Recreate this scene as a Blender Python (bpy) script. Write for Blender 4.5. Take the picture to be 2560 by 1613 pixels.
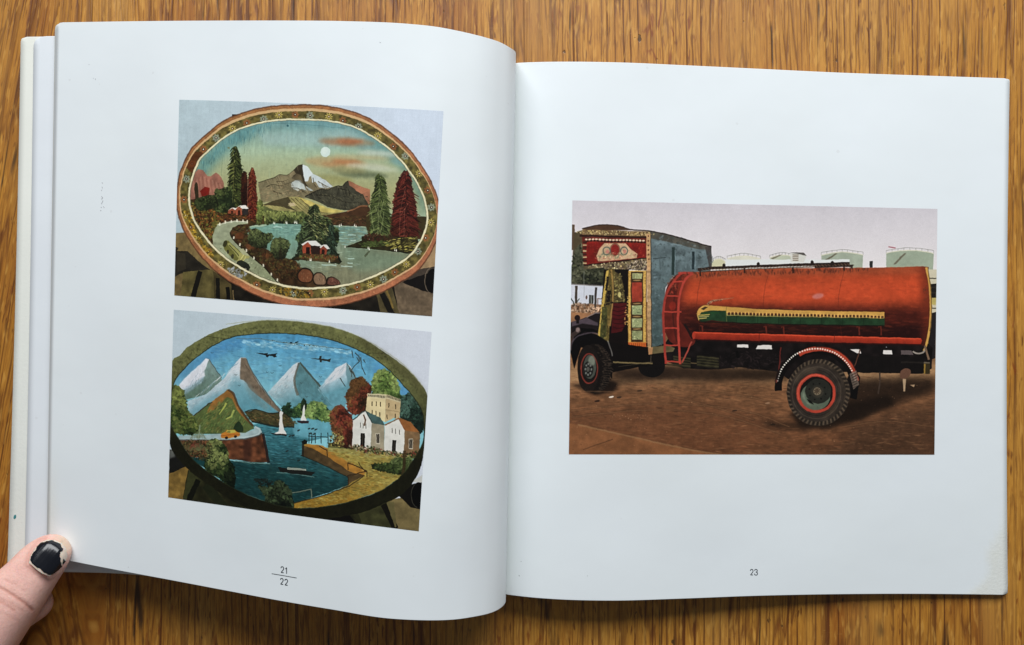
import bpy, bmesh, math, random
import numpy as np
from mathutils import Vector

for o in list(bpy.data.objects): bpy.data.objects.remove(o)
scene = bpy.context.scene
COL = scene.collection
MM = 0.001

# ---------------------------------------------------------------- camera: a phone held straight above the book
H = 0.290                         # camera height above the table top (m)
PX = 0.00015                      # metres of table top per pixel of the 2560 px wide photograph
cam_d = bpy.data.cameras.new("camera"); cam = bpy.data.objects.new("camera", cam_d); COL.objects.link(cam)
cam.location = (0, 0, H); cam.rotation_euler = (0, 0, 0)
cam_d.sensor_width = 36; cam_d.lens = 36*H/(2560*PX); cam_d.clip_start = .01; cam_d.clip_end = 50
scene.camera = cam

# ---------------------------------------------------------------- room light: dim room, one large window up and to the left
world = bpy.data.worlds.new("World"); scene.world = world; world.use_nodes = True
bg = world.node_tree.nodes["Background"]; bg.inputs[0].default_value = (.90, .96, 1, 1); bg.inputs[1].default_value = .11
def area(name, loc, target, sx, sy, power, col):
    d = bpy.data.lights.new(name, 'AREA'); d.shape = 'RECTANGLE'; d.size = sx; d.size_y = sy; d.energy = power; d.color = col
    o = bpy.data.objects.new(name, d); COL.objects.link(o); o.location = loc
    o.rotation_euler = (Vector(target)-Vector(loc)).to_track_quat('-Z', 'Y').to_euler(); return o
area("window_light", (.03, .88, .69), (0, 0, 0), 1.25, .5, 19.6, (.98, .99, 1.0))
scene.view_settings.view_transform = 'Standard'; scene.view_settings.look = 'None'
scene.view_settings.exposure = 0; scene.view_settings.gamma = 1
scene.cycles.use_denoising = True
PAPER = (.805, .860, .89)          # reflectance of the coated paper

# ---------------------------------------------------------------- helpers
def at(px, py, z):
    """photo pixel + height above the table (m) -> world point"""
    k = PX*(H-z)/H
    return ((px-1280)*k, -(py-806.5)*k, z)
def tag(o, label=None, cat=None, kind=None, group=None):
    if label: o['label'] = label
    if cat: o['category'] = cat
    if kind: o['kind'] = kind
    if group: o['group'] = group
    return o
def empty(name, loc=(0, 0, 0)):
    o = bpy.data.objects.new(name, None); COL.objects.link(o); o.location = loc; o.empty_display_size = .02; return o
def mesh_obj(name, verts, faces, mat=None, parent=None, smooth=True, uv=None):
    me = bpy.data.meshes.new(name); me.from_pydata([tuple(map(float, v)) for v in verts], [], [tuple(map(int, f)) for f in faces]); me.update()
    if uv is not None:
        l = me.uv_layers.new(name="UVMap"); vi = np.zeros(len(me.loops), np.int32); me.loops.foreach_get('vertex_index', vi)
        l.data.foreach_set('uv', np.array(uv, np.float32)[vi].ravel())
    if smooth: me.polygons.foreach_set('use_smooth', [True]*len(me.polygons))
    o = bpy.data.objects.new(name, me); COL.objects.link(o)
    if mat: me.materials.append(mat)
    if parent: o.parent = parent
    return o
class N:
    """tiny node builder"""
    def __init__(self, name):
        self.m = bpy.data.materials.new(name); self.m.use_nodes = True; self.t = self.m.node_tree
        self.b = self.t.nodes["Principled BSDF"]
    def n(self, typ, **k):
        x = self.t.nodes.new(typ)
        for a, v in k.items():
            if a.startswith('_'): setattr(x, a[1:], v)
            else: x.inputs[a.replace('__', ' ')].default_value = v
        return x
    def l(self, a, b): self.t.links.new(a, b)
    def mapv(self, src, scale, loc=(0, 0, 0), rot=(0, 0, 0)):
        m = self.n('ShaderNodeMapping'); m.inputs['Scale'].default_value = scale; m.inputs['Location'].default_value = loc; m.inputs['Rotation'].default_value = rot
        self.l(src, m.inputs['Vector']); return m.outputs[0]
    def noise(self, vec, scale=1, detail=2, rough=.5, dist=0):
        x = self.n('ShaderNodeTexNoise'); x.inputs['Scale'].default_value = scale; x.inputs['Detail'].default_value = detail
        x.inputs['Roughness'].default_value = rough; x.inputs['Distortion'].default_value = dist
        self.l(vec, x.inputs['Vector']); return x.outputs['Fac']
    def ramp(self, fac, *stops):
        r = self.n('ShaderNodeValToRGB'); e = r.color_ramp.elements
        while len(e) < len(stops): e.new(.5)
        for i, (p, c) in enumerate(stops):
            e[i].position = p; c = (c, c, c) if isinstance(c, (int, float)) else c; e[i].color = (*c, 1)
        self.l(fac, r.inputs[0]); return r.outputs[0]
    def mix(self, fac, a, b, mode='MIX'):
        m = self.n('ShaderNodeMix', _data_type='RGBA', _blend_type=mode)
        for s, v in ((m.inputs[0], fac), (m.inputs[6], a), (m.inputs[7], b)):
            if isinstance(v, (int, float)): s.default_value = v
            elif isinstance(v, tuple): s.default_value = (*v, 1)
            else: self.l(v, s)
        return m.outputs[2]
    def math(self, op, a, b=0., c=None):
        m = self.n('ShaderNodeMath', _operation=op)
        for i, v in enumerate((a, b) if c is None else (a, b, c)):
            if isinstance(v, (int, float)): m.inputs[i].default_value = v
            else: self.l(v, m.inputs[i])
        return m.outputs[0]
    def bump(self, h, strength, dist=.001):
        b = self.n('ShaderNodeBump'); b.inputs['Strength'].default_value = strength; b.inputs['Distance'].default_value = dist
        self.l(h, b.inputs['Height']); self.l(b.outputs[0], self.b.inputs['Normal']); return b
def srgb(r, g, b):
    f = lambda c: (c/255/12.92) if c/255 <= .04045 else ((c/255+.055)/1.055)**2.4
    return (f(r), f(g), f(b))
# ---------------------------------------------------------------- flat print: a small painter that draws the book's plates
class Painter:
    """Draws a printed plate. Points are given in the plate's own drawing frame (a slightly skewed quad)
    and are squared up into the rectangle of the print."""
    def __init__(self, quad, w, h, base, seed=1):
        self.q = np.array(quad, float); self.W = w; self.H = h
        self.a = np.ones((h, w, 3), np.float32) * np.array(base, np.float32) / 255.
        self.rng = np.random.RandomState(seed); self.clip = None
        q = self.q
        self.sc = w / np.linalg.norm((q[1] - q[0] + q[2] - q[3]) / 2)
        self.nz = {}
    def T(self, p):
        p = np.atleast_2d(np.array(p, float)); q = self.q
        s = np.full(len(p), .5); t = np.full(len(p), .5)
        for _ in range(8):
            s_, t_ = s[:, None], t[:, None]
            P = q[0]*(1-s_)*(1-t_) + q[1]*s_*(1-t_) + q[2]*s_*t_ + q[3]*(1-s_)*t_
            ds = (q[1]-q[0])*(1-t_) + (q[2]-q[3])*t_
            dt = (q[3]-q[0])*(1-s_) + (q[2]-q[1])*s_
            r = p - P; D = ds[:, 0]*dt[:, 1] - ds[:, 1]*dt[:, 0]
            s = s + (r[:, 0]*dt[:, 1] - r[:, 1]*dt[:, 0]) / D
            t = t + (ds[:, 0]*r[:, 1] - ds[:, 1]*r[:, 0]) / D
        return np.stack([s*self.W, t*self.H], 1)
    def noise(self, cx, cy, seed=0):
        k = (cx, cy, seed)
        if k not in self.nz:
            r = np.random.RandomState(seed*77 + cx*13 + cy)
            g = r.rand(cy+2, cx+2).astype(np.float32)
            yy = np.linspace(0, cy, self.H, endpoint=False); xx = np.linspace(0, cx, self.W, endpoint=False)
            y0 = yy.astype(int); x0 = xx.astype(int); fy = (yy-y0)[:, None]; fx = (xx-x0)[None]
            fy = fy*fy*(3-2*fy); fx = fx*fx*(3-2*fx)
            v = (g[y0][:, x0]*(1-fx)+g[y0][:, x0+1]*fx)*(1-fy) + (g[y0+1][:, x0]*(1-fx)+g[y0+1][:, x0+1]*fx)*fy
            self.nz[k] = (v*2-1).astype(np.float32)
        return self.nz[k]
    def cover(self, P, ss=3):
        """antialiased coverage of an even-odd polygon in canvas pixels -> (x0, y0, array)"""
        x0 = max(int(P[:, 0].min())-1, 0); x1 = min(int(P[:, 0].max())+2, self.W)
        y0 = max(int(P[:, 1].min())-1, 0); y1 = min(int(P[:, 1].max())+2, self.H)
        if x1 <= x0 or y1 <= y0: return None
        A = P; B = np.roll(P, -1, 0)
        ys = (np.arange((y1-y0)*ss)+.5)/ss + y0
        ya, yb = A[:, 1][None], B[:, 1][None]; Y = ys[:, None]
        hit = ((ya <= Y) & (yb > Y)) | ((yb <= Y) & (ya > Y))
        with np.errstate(divide='ignore', invalid='ignore'):
            X = A[:, 0][None] + (Y-ya)*(B[:, 0]-A[:, 0])[None]/(yb-ya)
        X = np.where(hit, X, 1e9); X.sort(1)
        n = int(hit.sum(1).max()) if hit.any() else 0
        if n == 0: return None
        w = x1-x0; acc = np.zeros(((y1-y0)*ss, w+2), np.float32); rows = np.arange(len(ys))
        for k in range(n):
            x = np.clip(X[:, k]-x0, 0, w); ok = X[:, k] < 1e8
            i = x.astype(int); f = (x-i).astype(np.float32); s = 1. if k % 2 == 0 else -1.
            acc[rows[ok], i[ok]] += s*(1-f[ok]); acc[rows[ok], i[ok]+1] += s*f[ok]
        c = np.cumsum(acc, 1)[:, :w].reshape(y1-y0, ss, w).mean(1)
        return x0, y0, np.clip(c, 0, 1)
    @staticmethod
    def pts(s):
        if isinstance(s, str):
            v = [float(x) for x in s.replace(',', ' ').split()]
            return np.array(v).reshape(-1, 2)
        return np.array(s, float)
    @staticmethod
    def smooth(p, closed=True, n=6):
        m = len(p); out = []
        for i in range(m if closed else m-1):
            if closed: a, b, c, d = p[(i-1) % m], p[i], p[(i+1) % m], p[(i+2) % m]
            else: a, b, c, d = p[max(i-1, 0)], p[i], p[i+1], p[min(i+2, m-1)]
            for t in np.arange(n)/n:
                out.append(.5*((2*b)+(-a+c)*t+(2*a-5*b+4*c-d)*t*t+(-a+3*b-3*c+d)*t**3))
        if not closed: out.append(p[-1])
        return np.array(out)
    def put(self, x0, y0, c, col, a=1., tex=None, col2=None, ga=None, gb=None):
        h, w = c.shape; sl = (slice(y0, y0+h), slice(x0, x0+w))
        c = c*a
        if self.clip is not None: c = c*self.clip[sl]
        k = np.array(col, np.float32)/255.
        if col2 is not None:
            k2 = np.array(col2, np.float32)/255.
            g0, g1 = self.T([ga, gb]); d = g1-g0
            yy, xx = np.mgrid[y0:y0+h, x0:x0+w]
            t = np.clip(((xx-g0[0])*d[0]+(yy-g0[1])*d[1])/(d@d), 0, 1)[..., None].astype(np.float32)
            k = k*(1-t)+k2*t
        else: k = np.broadcast_to(k, (h, w, 3))
        if tex:
            for (amp, cx, cy) in tex:
                k = k*(1+amp*self.noise(cx, cy, 3)[sl][..., None])
        self.a[sl] = self.a[sl]*(1-c[..., None]) + k*c[..., None]
    def poly(self, p, col, a=1., sm=False, tex=None, col2=None, ga=None, gb=None, soft=0):
        p = self.pts(p)
        if sm: p = self.smooth(p)
        P = self.T(p)
        if soft: return self.softpoly(P, col, a, soft, tex, col2, ga, gb)
        r = self.cover(P)
        if r: self.put(r[0], r[1], r[2], col, a, tex, col2, ga, gb)
    def blur(self, c, r):
        for ax in (0, 1):
            for _ in range(2):
                k = np.cumsum(np.pad(c, [(r+1, r) if i == ax else (0, 0) for i in (0, 1)], mode='edge'), ax)
                n = c.shape[ax]
                c = (np.take(k, np.arange(n)+2*r+1, ax)-np.take(k, np.arange(n), ax))/(2*r+1)
        return c
    def softpoly(self, P, col, a, soft, tex, col2, ga, gb):
        r = max(int(soft*self.sc/2), 1)
        res = self.cover(P)
        if not res: return
        x0, y0, c = res; m = 2*r+2
        px0 = min(m, x0); py0 = min(m, y0); px1 = min(m, self.W-x0-c.shape[1]); py1 = min(m, self.H-y0-c.shape[0])
        c = np.pad(c, ((py0, py1), (px0, px1)))
        self.put(x0-px0, y0-py0, self.blur(c, r), col, a, tex, col2, ga, gb)
    def line(self, p, w, col, a=1., sm=False, w2=None, tex=None):
        p = self.pts(p)
        if sm: p = self.smooth(p, False)
        if len(p) < 2: return
        t = np.gradient(p, axis=0); t /= np.linalg.norm(t, axis=1)[:, None]+1e-9
        n = np.stack([-t[:, 1], t[:, 0]], 1)
        ws = np.linspace(w, w if w2 is None else w2, len(p))[:, None]/2
        self.poly(np.concatenate([p+n*ws, (p-n*ws)[::-1]]), col, a, tex=tex)
    def ell(self, cx, cy, rx, ry, col, a=1., ang=0, **k):
        t = np.linspace(0, 2*np.pi, 28, endpoint=False); c, s = math.cos(math.radians(ang)), math.sin(math.radians(ang))
        x, y = rx*np.cos(t), ry*np.sin(t)
        self.poly(np.stack([cx+x*c-y*s, cy+x*s+y*c], 1), col, a, **k)
    def ring(self, cx, cy, rx, ry, w, col, a=1., t0=0, t1=360, w2=None):
        t = np.radians(np.linspace(t0, t1, 48))
        self.line(np.stack([cx+rx*np.cos(t), cy+ry*np.sin(t)], 1), w, col, a, w2=w2)
    def inside(self, p):
        r = self.cover(self.T(p), 2); m = np.zeros((self.H, self.W), np.float32)
        if r: m[r[1]:r[1]+r[2].shape[0], r[0]:r[0]+r[2].shape[1]] = r[2]
        return m
    def dabs(self, region, n, size, cols, a=.8, ang=(0, 180), asp=.55, light=None, sm=True):
        """brush dabs scattered through a region; light=(dx,dy): later colours of the list gather on that side"""
        n = int(n*1.7); size = (size[0]*.72, size[1]*.76)
        p = self.pts(region)
        if sm: p = self.smooth(p)
        m = self.inside(p); ys, xs = np.nonzero(m > .5)
        if len(ys) == 0: return
        R = self.rng; idx = R.randint(0, len(ys), n)
        cx, cy = xs[idx].astype(float), ys[idx].astype(float)
        if light is not None:
            L = np.array(light, float); L /= np.linalg.norm(L)
            loc = self.noise(24, 20, 5)[ys[idx], xs[idx]]
            d = (cx-cx.mean())*L[0]/(np.ptp(cx)+1)+(cy-cy.mean())*L[1]/(np.ptp(cy)+1)
            f = .5+d*.8+loc*.45+R.randn(n)*.16
        else: f = R.rand(n)
        ci = np.clip((f*len(cols)).astype(int), 0, len(cols)-1)
        order = np.argsort(ci+R.rand(n)*1.3)
        for i in order:
            sz = R.uniform(size[0], size[1])*self.sc; an = math.radians(R.uniform(*ang))
            rx, ry = sz, max(sz*asp, .8); c, s = math.cos(an), math.sin(an)
            r = int(sz)+2; X, Y = int(cx[i]), int(cy[i])
            x0, x1, y0, y1 = max(X-r, 0), min(X+r+1, self.W), max(Y-r, 0), min(Y+r+1, self.H)
            if x1 <= x0 or y1 <= y0: continue
            gx = np.arange(x0, x1)[None]-cx[i]; gy = np.arange(y0, y1)[:, None]-cy[i]
            u = (gx*c+gy*s)/rx; v = (-gx*s+gy*c)/ry
            k = np.clip((1-np.sqrt(u*u+v*v))*ry, 0, 1).astype(np.float32)
            col = np.array(cols[ci[i]], float)*(1+R.randn()*.15)
            self.put(x0, y0, k, np.clip(col, 0, 255), a)
    def tree(self, region, n, size, cols, light=(-1, -1), **k):
        p = self.pts(region)
        self.poly(self.smooth(p), cols[0], .95)
        self.dabs(region, n, size, cols, light=light, **k)
    def conifer(self, cx, top, bottom, w, cols, n=16, lean=0):
        """a painted tree of drooping tiers, narrow at the tip, ragged at the sides"""
        R = self.rng
        for i in range(n):
            t = (i+.3)/n; y = top+(bottom-top)*t; hw = w*min(1, .34+.95*t**.7)*R.uniform(.8, 1.12); h = (bottom-top)/n
            for s_ in range(18):
                u = R.uniform(-1, 1); x0 = cx+lean*t+u*hw*.25; x1 = cx+lean*t+u*hw; y0 = y+R.uniform(-.5, .4)*h; y1 = y0+abs(u)*h*.7+R.uniform(.1, .7)*h
                c = cols[0 if s_ < 6 else 1 if s_ < 11 else 2 if (s_ < 15 or u > .35) else 3]
                self.line([(x0, y0), ((x0+x1)/2, y0+(y1-y0)*.3), (x1, y1)], R.uniform(9, 17) if s_ < 11 else R.uniform(4, 9), np.array(c)*R.uniform(.85, 1.15), .85, w2=R.uniform(2, 6))
    def finish(self, grain=.02, weave=0., soften=0, wob=1., mottle=.10, gam=.22, sat=.93):
        if soften:
            self.a = np.stack([self.blur(self.a[..., i], soften) for i in range(3)], -1)
        # ragged, hand-made edges: push the picture about by a pixel or two
        W, H_ = self.W, self.H
        dx = wob*(self.noise(W//7, H_//7, 21)*1.3+self.noise(W//26, H_//26, 22)*2.2); dy = wob*(self.noise(W//7, H_//7, 23)*1.3+self.noise(W//26, H_//26, 24)*2.2)
        yy, xx = np.mgrid[0:H_, 0:W].astype(np.float32); xs = np.clip(xx+dx, 0, W-1.01); ys = np.clip(yy+dy, 0, H_-1.01)
        x0 = xs.astype(int); y0 = ys.astype(int); fx = (xs-x0)[..., None]; fy = (ys-y0)[..., None]; A = self.a
        self.a = (A[y0, x0]*(1-fx)+A[y0, x0+1]*fx)*(1-fy)+(A[y0+1, x0]*(1-fx)+A[y0+1, x0+1]*fx)*fy
        self.a = .35*self.a+.65*np.stack([self.blur(self.a[..., i], 1) for i in range(3)], -1)
        # printing contrast on lightness only, plus local light and dark
        self.a = np.clip(self.a, 0.002, 1); y = self.a@np.array([.3, .59, .11], np.float32)
        mot = 1+mottle*(self.noise(W//5, H_//5, 31)*.5+self.noise(W//12, H_//12, 32)+self.noise(W//40, H_//40, 33)*.8)*np.clip(1.45-y*1.75, .05, 1)
        y2 = np.where(y < .7, y*(y/.7)**gam, y)*mot
        y2 = y2+(y2-self.blur(y2, 2))*.7
        self.a = self.a*(y2/y)[..., None]; y3 = self.a.mean(2, keepdims=True); self.a = y3+(self.a-y3)*sat
        self.a = np.clip(self.a, .02, 1)
        R = self.rng
        g = R.randn(self.H, self.W).astype(np.float32)
        self.a = self.a*(1+grain*g[..., None])+grain*.25*g[..., None]
        if weave:
            self.a *= (1+weave*self.noise(self.W//3, self.H//40, 9)+weave*.6*self.noise(self.W//40, self.H//3, 8))[..., None]
        return np.clip(self.a, 0, 1)
    def image(self, name):
        im = bpy.data.images.new(name, self.W, self.H)
        px = np.ones((self.H, self.W, 4), np.float32); px[..., :3] = self.a[::-1].clip(0, 1)
        im.pixels.foreach_set(px.ravel()); im.pack(); return im

def offset_closed(p, offs):
    """move a closed outline outwards by offsets that vary with direction: (right, bottom, left, top)"""
    c = p.mean(0); t = np.roll(p, -2, 0)-np.roll(p, 2, 0); t /= np.linalg.norm(t, axis=1)[:, None]
    n = np.stack([t[:, 1], -t[:, 0]], 1)
    if ((p+n*5-c)**2).sum() < ((p-n*5-c)**2).sum(): n = -n
    r, b, l, tp = offs
    w = np.stack([np.maximum(n[:, 0], 0)**2, np.maximum(n[:, 1], 0)**2, np.maximum(-n[:, 0], 0)**2, np.maximum(-n[:, 1], 0)**2], 1)
    return p+n*(w@np.array([r, b, l, tp], float))[:, None]
def plate_lake():
    """upper left plate: an oval painted panel with a lake, mountains and a flower border"""
    P = Painter(((75, 52), (1833, 128), (1757, 1494), (42, 1354)), 1130, 866, (176, 190, 202), 11)
    L, O, S = P.line, P.ell, P.poly
    S("0,0 2000,0 2000,1600 0,1600", (166, 182, 190), col2=(188, 198, 213), ga=(200, 300), gb=(1500, 500), tex=[(.012, 30, 20)])
    S("20,940 130,935 400,1200 420,1500 20,1500", (116, 98, 62), tex=[(.12, 40, 40), (.1, 120, 60)])
    S("1450,1180 1900,900 1900,1600 1450,1600", (104, 88, 70), tex=[(.1, 30, 50), (.08, 120, 90)])
    S("1700,1060 1800,960 1800,1190 1650,1190", (150, 124, 92), tex=[(.08, 60, 40)])
    S("330,1180 520,1290 900,1400 1500,1270 1540,1500 330,1500", (34, 30, 24), tex=[(.3, 40, 30)])
    S("40,1030 70,1040 60,1060 130,1060 240,1160 300,1190 130,1200 70,1215 40,1235", (44, 40, 33), tex=[(.2, 40, 30)])
    S("60,1065 115,1075 120,1180 60,1200", (60, 54, 42), .8)
    S("100,1200 300,1180 330,1400 80,1390", (96, 86, 50), tex=[(.2, 60, 30)]); S("300,1190 420,1280 430,1420 310,1400", (74, 64, 38), tex=[(.2, 60, 30)])
    L("215,1195 165,1370", 32, (26, 24, 20)); L("330,1240 335,1420", 26, (26, 24, 20)); L("395,1300 410,1440", 24, (20, 18, 16))
    L("432,1320 440,1420", 10, (110, 92, 60))
    S("1560,1270 1700,1180 1790,1155 1775,1345 1690,1320", (24, 20, 19)); S("1640,1190 1775,1165 1778,1190 1700,1215 1600,1250", (70, 60, 52), sm=True)
    O(1755, 1255, 42, 80, (14, 12, 13), ang=6); P.ring(1752, 1255, 44, 84, 6, (112, 98, 82), .8, 100, 260)
    S("1380,1330 1490,1305 1545,1490 1420,1490", (84, 74, 48), tex=[(.15, 60, 30)]); L("1425,1340 1495,1490", 40, (28, 25, 21)); L("1455,1320 1500,1440", 12, (140, 112, 52), .6)
    S("428,155 490,155 500,175 430,190", (40, 40, 44))
    inner = P.smooth(P.pts("148,720 155,620 190,510 240,430 380,310 520,243 700,205 880,197 1050,205 1200,236 1320,287 1445,370 1555,475 1645,600 1702,725 1720,845 1690,960 1610,1080 1480,1165 1330,1235 1150,1285 980,1300 820,1292 640,1240 500,1170 400,1110 290,1010 210,900 165,810"), n=8)
    rim = offset_closed(inner, (92, 132, 90, 101)); flo = offset_closed(inner, (70, 74, 66, 60)); crm = offset_closed(inner, (13, 14, 14, 12))
    S(rim, (154, 104, 62), col2=(166, 104, 74), ga=(300, 200), gb=(900, 1400), tex=[(.1, 50, 40), (.06, 200, 160)])
    P.dabs(rim, 700, (4, 13), [(186, 136, 88), (176, 104, 66), (126, 72, 44), (200, 160, 112)], .35, sm=False)
    S(offset_closed(inner, (72, 88, 74, 78)), (206, 178, 134), .75); L(np.vstack([rim, rim[:1]]), 9, (96, 56, 38), .7)
    S(flo, (100, 90, 48), tex=[(.3, 90, 70)])
    clipf = P.inside(flo); P.clip = clipf
    P.dabs(flo, 1900, (5, 13), [(62, 52, 28), (104, 98, 46), (122, 112, 60), (144, 118, 56), (78, 84, 48)], .75, asp=.35, sm=False)
    FL = [(638,188,2),(740,160,0),(845,158,1),(945,165,2),(1070,172,0),(1163,200,1),(1267,238,2),(1395,298,0),(1500,368,1),(1578,432,2),(1672,545,0),(1728,655,1),(1753,770,2),(1748,868,0),(1715,972,1),(1663,1062,2),(1585,1145,0),(1510,1200,1),(1433,1247,2),(1345,1283,0),(1257,1300,1),(1163,1322,2),(1040,1332,0),(945,1340,1),(835,1338,2),(695,1318,0),(590,1285,1),(462,1230,2),(350,1150,0),(268,1063,1),(200,985,0),(150,900,1),(118,820,0),(105,718,1),(122,580,2),(160,480,1),(235,385,1),(320,310,2),(428,248,0),(525,212,1)]
    for x, y, k in FL:
        c = [(186, 168, 92), (150, 92, 56), (136, 146, 132)][k]
        for j in range(9 if k == 0 else 7):
            t = j*2*math.pi/(9 if k == 0 else 7)
            O(x+16*math.cos(t), y+16*math.sin(t), 11, 4 if k == 0 else 7, c, .8, ang=math.degrees(t))
        O(x, y, 9, 9, (98, 70, 30) if k == 0 else (54, 40, 34)); O(x, y, 4, 4, (214, 206, 182))
    S("90,420 190,400 240,420 190,510 160,540 120,500", (96, 46, 24), .8, sm=True)
    P.dabs("90,820 150,800 200,960 300,1090 230,1080 120,960", 120, (9, 20), [(160, 128, 40), (180, 144, 52), (120, 92, 30)], .8)
    P.dabs("400,1170 500,1190 520,1230 440,1240", 40, (8, 18), [(130, 134, 138), (160, 164, 170)], .7)
    P.dabs("740,1300 930,1320 930,1370 740,1350", 60, (9, 18), [(166, 132, 44), (140, 104, 36), (60, 50, 30)], .8)
    P.clip = None
    S(crm, (208, 200, 168), tex=[(.05, 60, 60)])
    P.clip = P.inside(inner)
    # sky
    S(inner, (104, 144, 148), col2=(152, 172, 148), ga=(900, 200), gb=(880, 420), tex=[(.05, 160, 20)])
    S("100,430 1800,400 1800,800 100,800", (156, 170, 138), .8, soft=70, col2=(158, 152, 104), ga=(800, 400), gb=(800, 640))
    S("150,520 240,400 420,270 640,200 560,300 380,420 250,560 160,700", (66, 122, 132), .6, soft=60)
    S("1250,230 1500,350 1700,560 1740,800 1690,800 1600,560 1450,430 1300,330", (72, 124, 128), .6, soft=60)
    S("600,280 1200,260 1400,330 1100,370 640,360", (150, 174, 172), .6, soft=40)
    P.dabs("170,470 420,270 700,200 640,290 380,400 220,560", 260, (14, 34), [(52, 108, 124), (84, 138, 144), (44, 92, 108)], .35, ang=(84, 96), asp=.1)
    P.dabs("200,300 1700,300 1700,760 200,760", 700, (14, 40), [(130, 156, 140), (158, 170, 144), (170, 170, 130), (120, 150, 140)], .12, ang=(84, 96), asp=.12)
    for (x, y, rx, ry, c, a) in ((1190, 340, 190, 30, (150, 118, 84), .6), (1210, 336, 90, 15, (176, 96, 58), .75), (1150, 345, 120, 12, (160, 100, 66), .5), (1120, 476, 210, 38, (170, 138, 94), .6), (1190, 474, 100, 18, (176, 108, 68), .7), (1080, 486, 60, 12, (180, 120, 80), .5), (1420, 416, 160, 17, (176, 184, 172), .8), (1330, 500, 150, 18, (184, 184, 164), .75), (1420, 520, 120, 14, (178, 184, 166), .7), (1300, 556, 170, 20, (96, 106, 80), .85), (1200, 530, 120, 18, (130, 124, 84), .6), (1290, 440, 190, 10, (178, 150, 108), .6), (1070, 590, 170, 30, (140, 136, 84), .6), (1560, 470, 80, 20, (120, 158, 160), .6), (1340, 376, 90, 12, (116, 146, 148), .6)):
        O(x, y, rx, ry, c, a, ang=3, soft=24)
    O(1047, 406, 33, 33, (192, 206, 200)); O(1040, 400, 20, 20, (204, 214, 206), .5, soft=8)
    # far left pink hill
    S("140,720 150,640 178,540 200,514 232,522 262,560 285,562 318,540 345,555 372,610 372,720", (150, 100, 84), tex=[(.12, 50, 20)])
    for i in range(16):
        x = 165+i*13; L([(x, 560+abs(i-5)*6), (x+10+i, 700)], 5, [(176, 132, 112), (118, 70, 58)][i % 2], .5, w2=2)
    S("215,660 245,632 278,642 270,690 225,700", (132, 34, 26)); S("178,615 196,612 204,700 196,770 180,700", (56, 48, 30), sm=True)
    # great mountain
    S("600,610 640,598 700,580 745,558 790,560 835,530 868,494 895,488 930,505 968,552 1010,572 1050,590 1100,632 1060,680 900,715 620,740", (130, 116, 88), col2=(120, 112, 84), ga=(860, 500), gb=(800, 720), tex=[(.12, 60, 40)])
    S("893,489 930,504 960,540 968,556 940,570 932,600 915,600 900,550", (196, 204, 206)); S("950,560 970,552 1012,572 1050,592 1100,634 1050,648 1005,640 985,600 960,610", (176, 184, 186), tex=[(.1, 80, 50)])
    S("820,612 850,592 880,596 915,630 968,662 930,664 890,650 865,668 820,640", (170, 176, 172), tex=[(.12, 80, 50)])
    S("835,530 868,494 895,488 900,552 912,600 935,640 905,622 885,560 850,548", (58, 50, 36), .9)
    for s_ in ("600,608 640,596 700,578 745,556 790,558 835,528 866,494", "650,640 700,622 745,630 800,615 840,600", "720,600 760,602 800,590", "700,665 750,680 800,668", "905,610 925,650 960,672", "962,575 975,620 1000,640", "820,640 870,650 920,676 965,680", "1000,600 1040,625 1080,640"):
        L(s_, 6, (52, 46, 32), .75, sm=True, w2=2); q = P.pts(s_)
        for i in range(26): t = P.rng.rand()*(len(q)-1); j = int(t); p0 = q[j]+(q[j+1]-q[j])*(t-j); L([p0, p0+(P.rng.uniform(4, 22), P.rng.uniform(12, 44))], 3, [(70, 60, 44), (166, 150, 116), (96, 84, 60)][i % 3], .5, w2=1)
    for i in range(20):
        x = 845+i*3; L([(x, 520+abs(i-12)*3), (x-22+i, 580+i*2)], 3, (60, 50, 36), .55)
    P.dabs("620,640 800,620 900,690 640,730", 160, (6, 16), [(150, 122, 90), (112, 104, 78), (160, 134, 100)], .4, ang=(-30, 10), asp=.3)
    # dark right mountain
    S("1196,596 1230,606 1270,630 1345,655 1345,760 1200,740", (160, 106, 80), sm=False, tex=[(.1, 60, 40)])
    S("905,704 960,676 1010,655 1060,658 1100,640 1125,632 1160,632 1180,604 1200,596 1210,630 1235,645 1260,668 1290,676 1330,740 1340,780 1180,792 1060,770 980,730", (72, 70, 56), tex=[(.2, 70, 50)])
    for s_ in ("910,702 1010,655 1060,656 1125,630 1160,632 1198,598", "1130,650 1180,660 1230,700 1290,690", "1190,640 1220,690 1260,700", "980,690 1080,700 1180,740 1260,740"):
        L(s_, 7, (38, 36, 28), .85, sm=True, w2=3); q = P.pts(s_)
        for i in range(30): t = P.rng.rand()*(len(q)-1); j = int(t); p0 = q[j]+(q[j+1]-q[j])*(t-j); L([p0, p0+(P.rng.uniform(-14, 24), P.rng.uniform(12, 44))], 4, [(46, 44, 34), (108, 104, 82), (84, 80, 62)][i % 3], .55, w2=1)
    S("1240,650 1300,640 1340,662 1290,684", (172, 114, 86)); P.dabs("1000,690 1300,690 1320,770 1100,770", 200, (5, 14), [(48, 46, 36), (104, 98, 72), (86, 84, 64)], .5, asp=.3, ang=(0, 60))
    # yellow hill and shore
    S("625,752 700,730 760,716 800,704 870,703 920,722 980,748 1060,776 1180,795 1120,812 1000,830 850,850 640,850", (144, 136, 86), tex=[(.12, 70, 50)])
    S("860,705 920,722 980,748 1060,776 1180,795 1100,808 1030,806 960,770 900,735", (184, 168, 96), tex=[(.1, 70, 50)])
    S("630,752 700,730 760,716 800,704 815,730 800,760 860,800 760,770 690,760", (70, 62, 42), .9)
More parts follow.
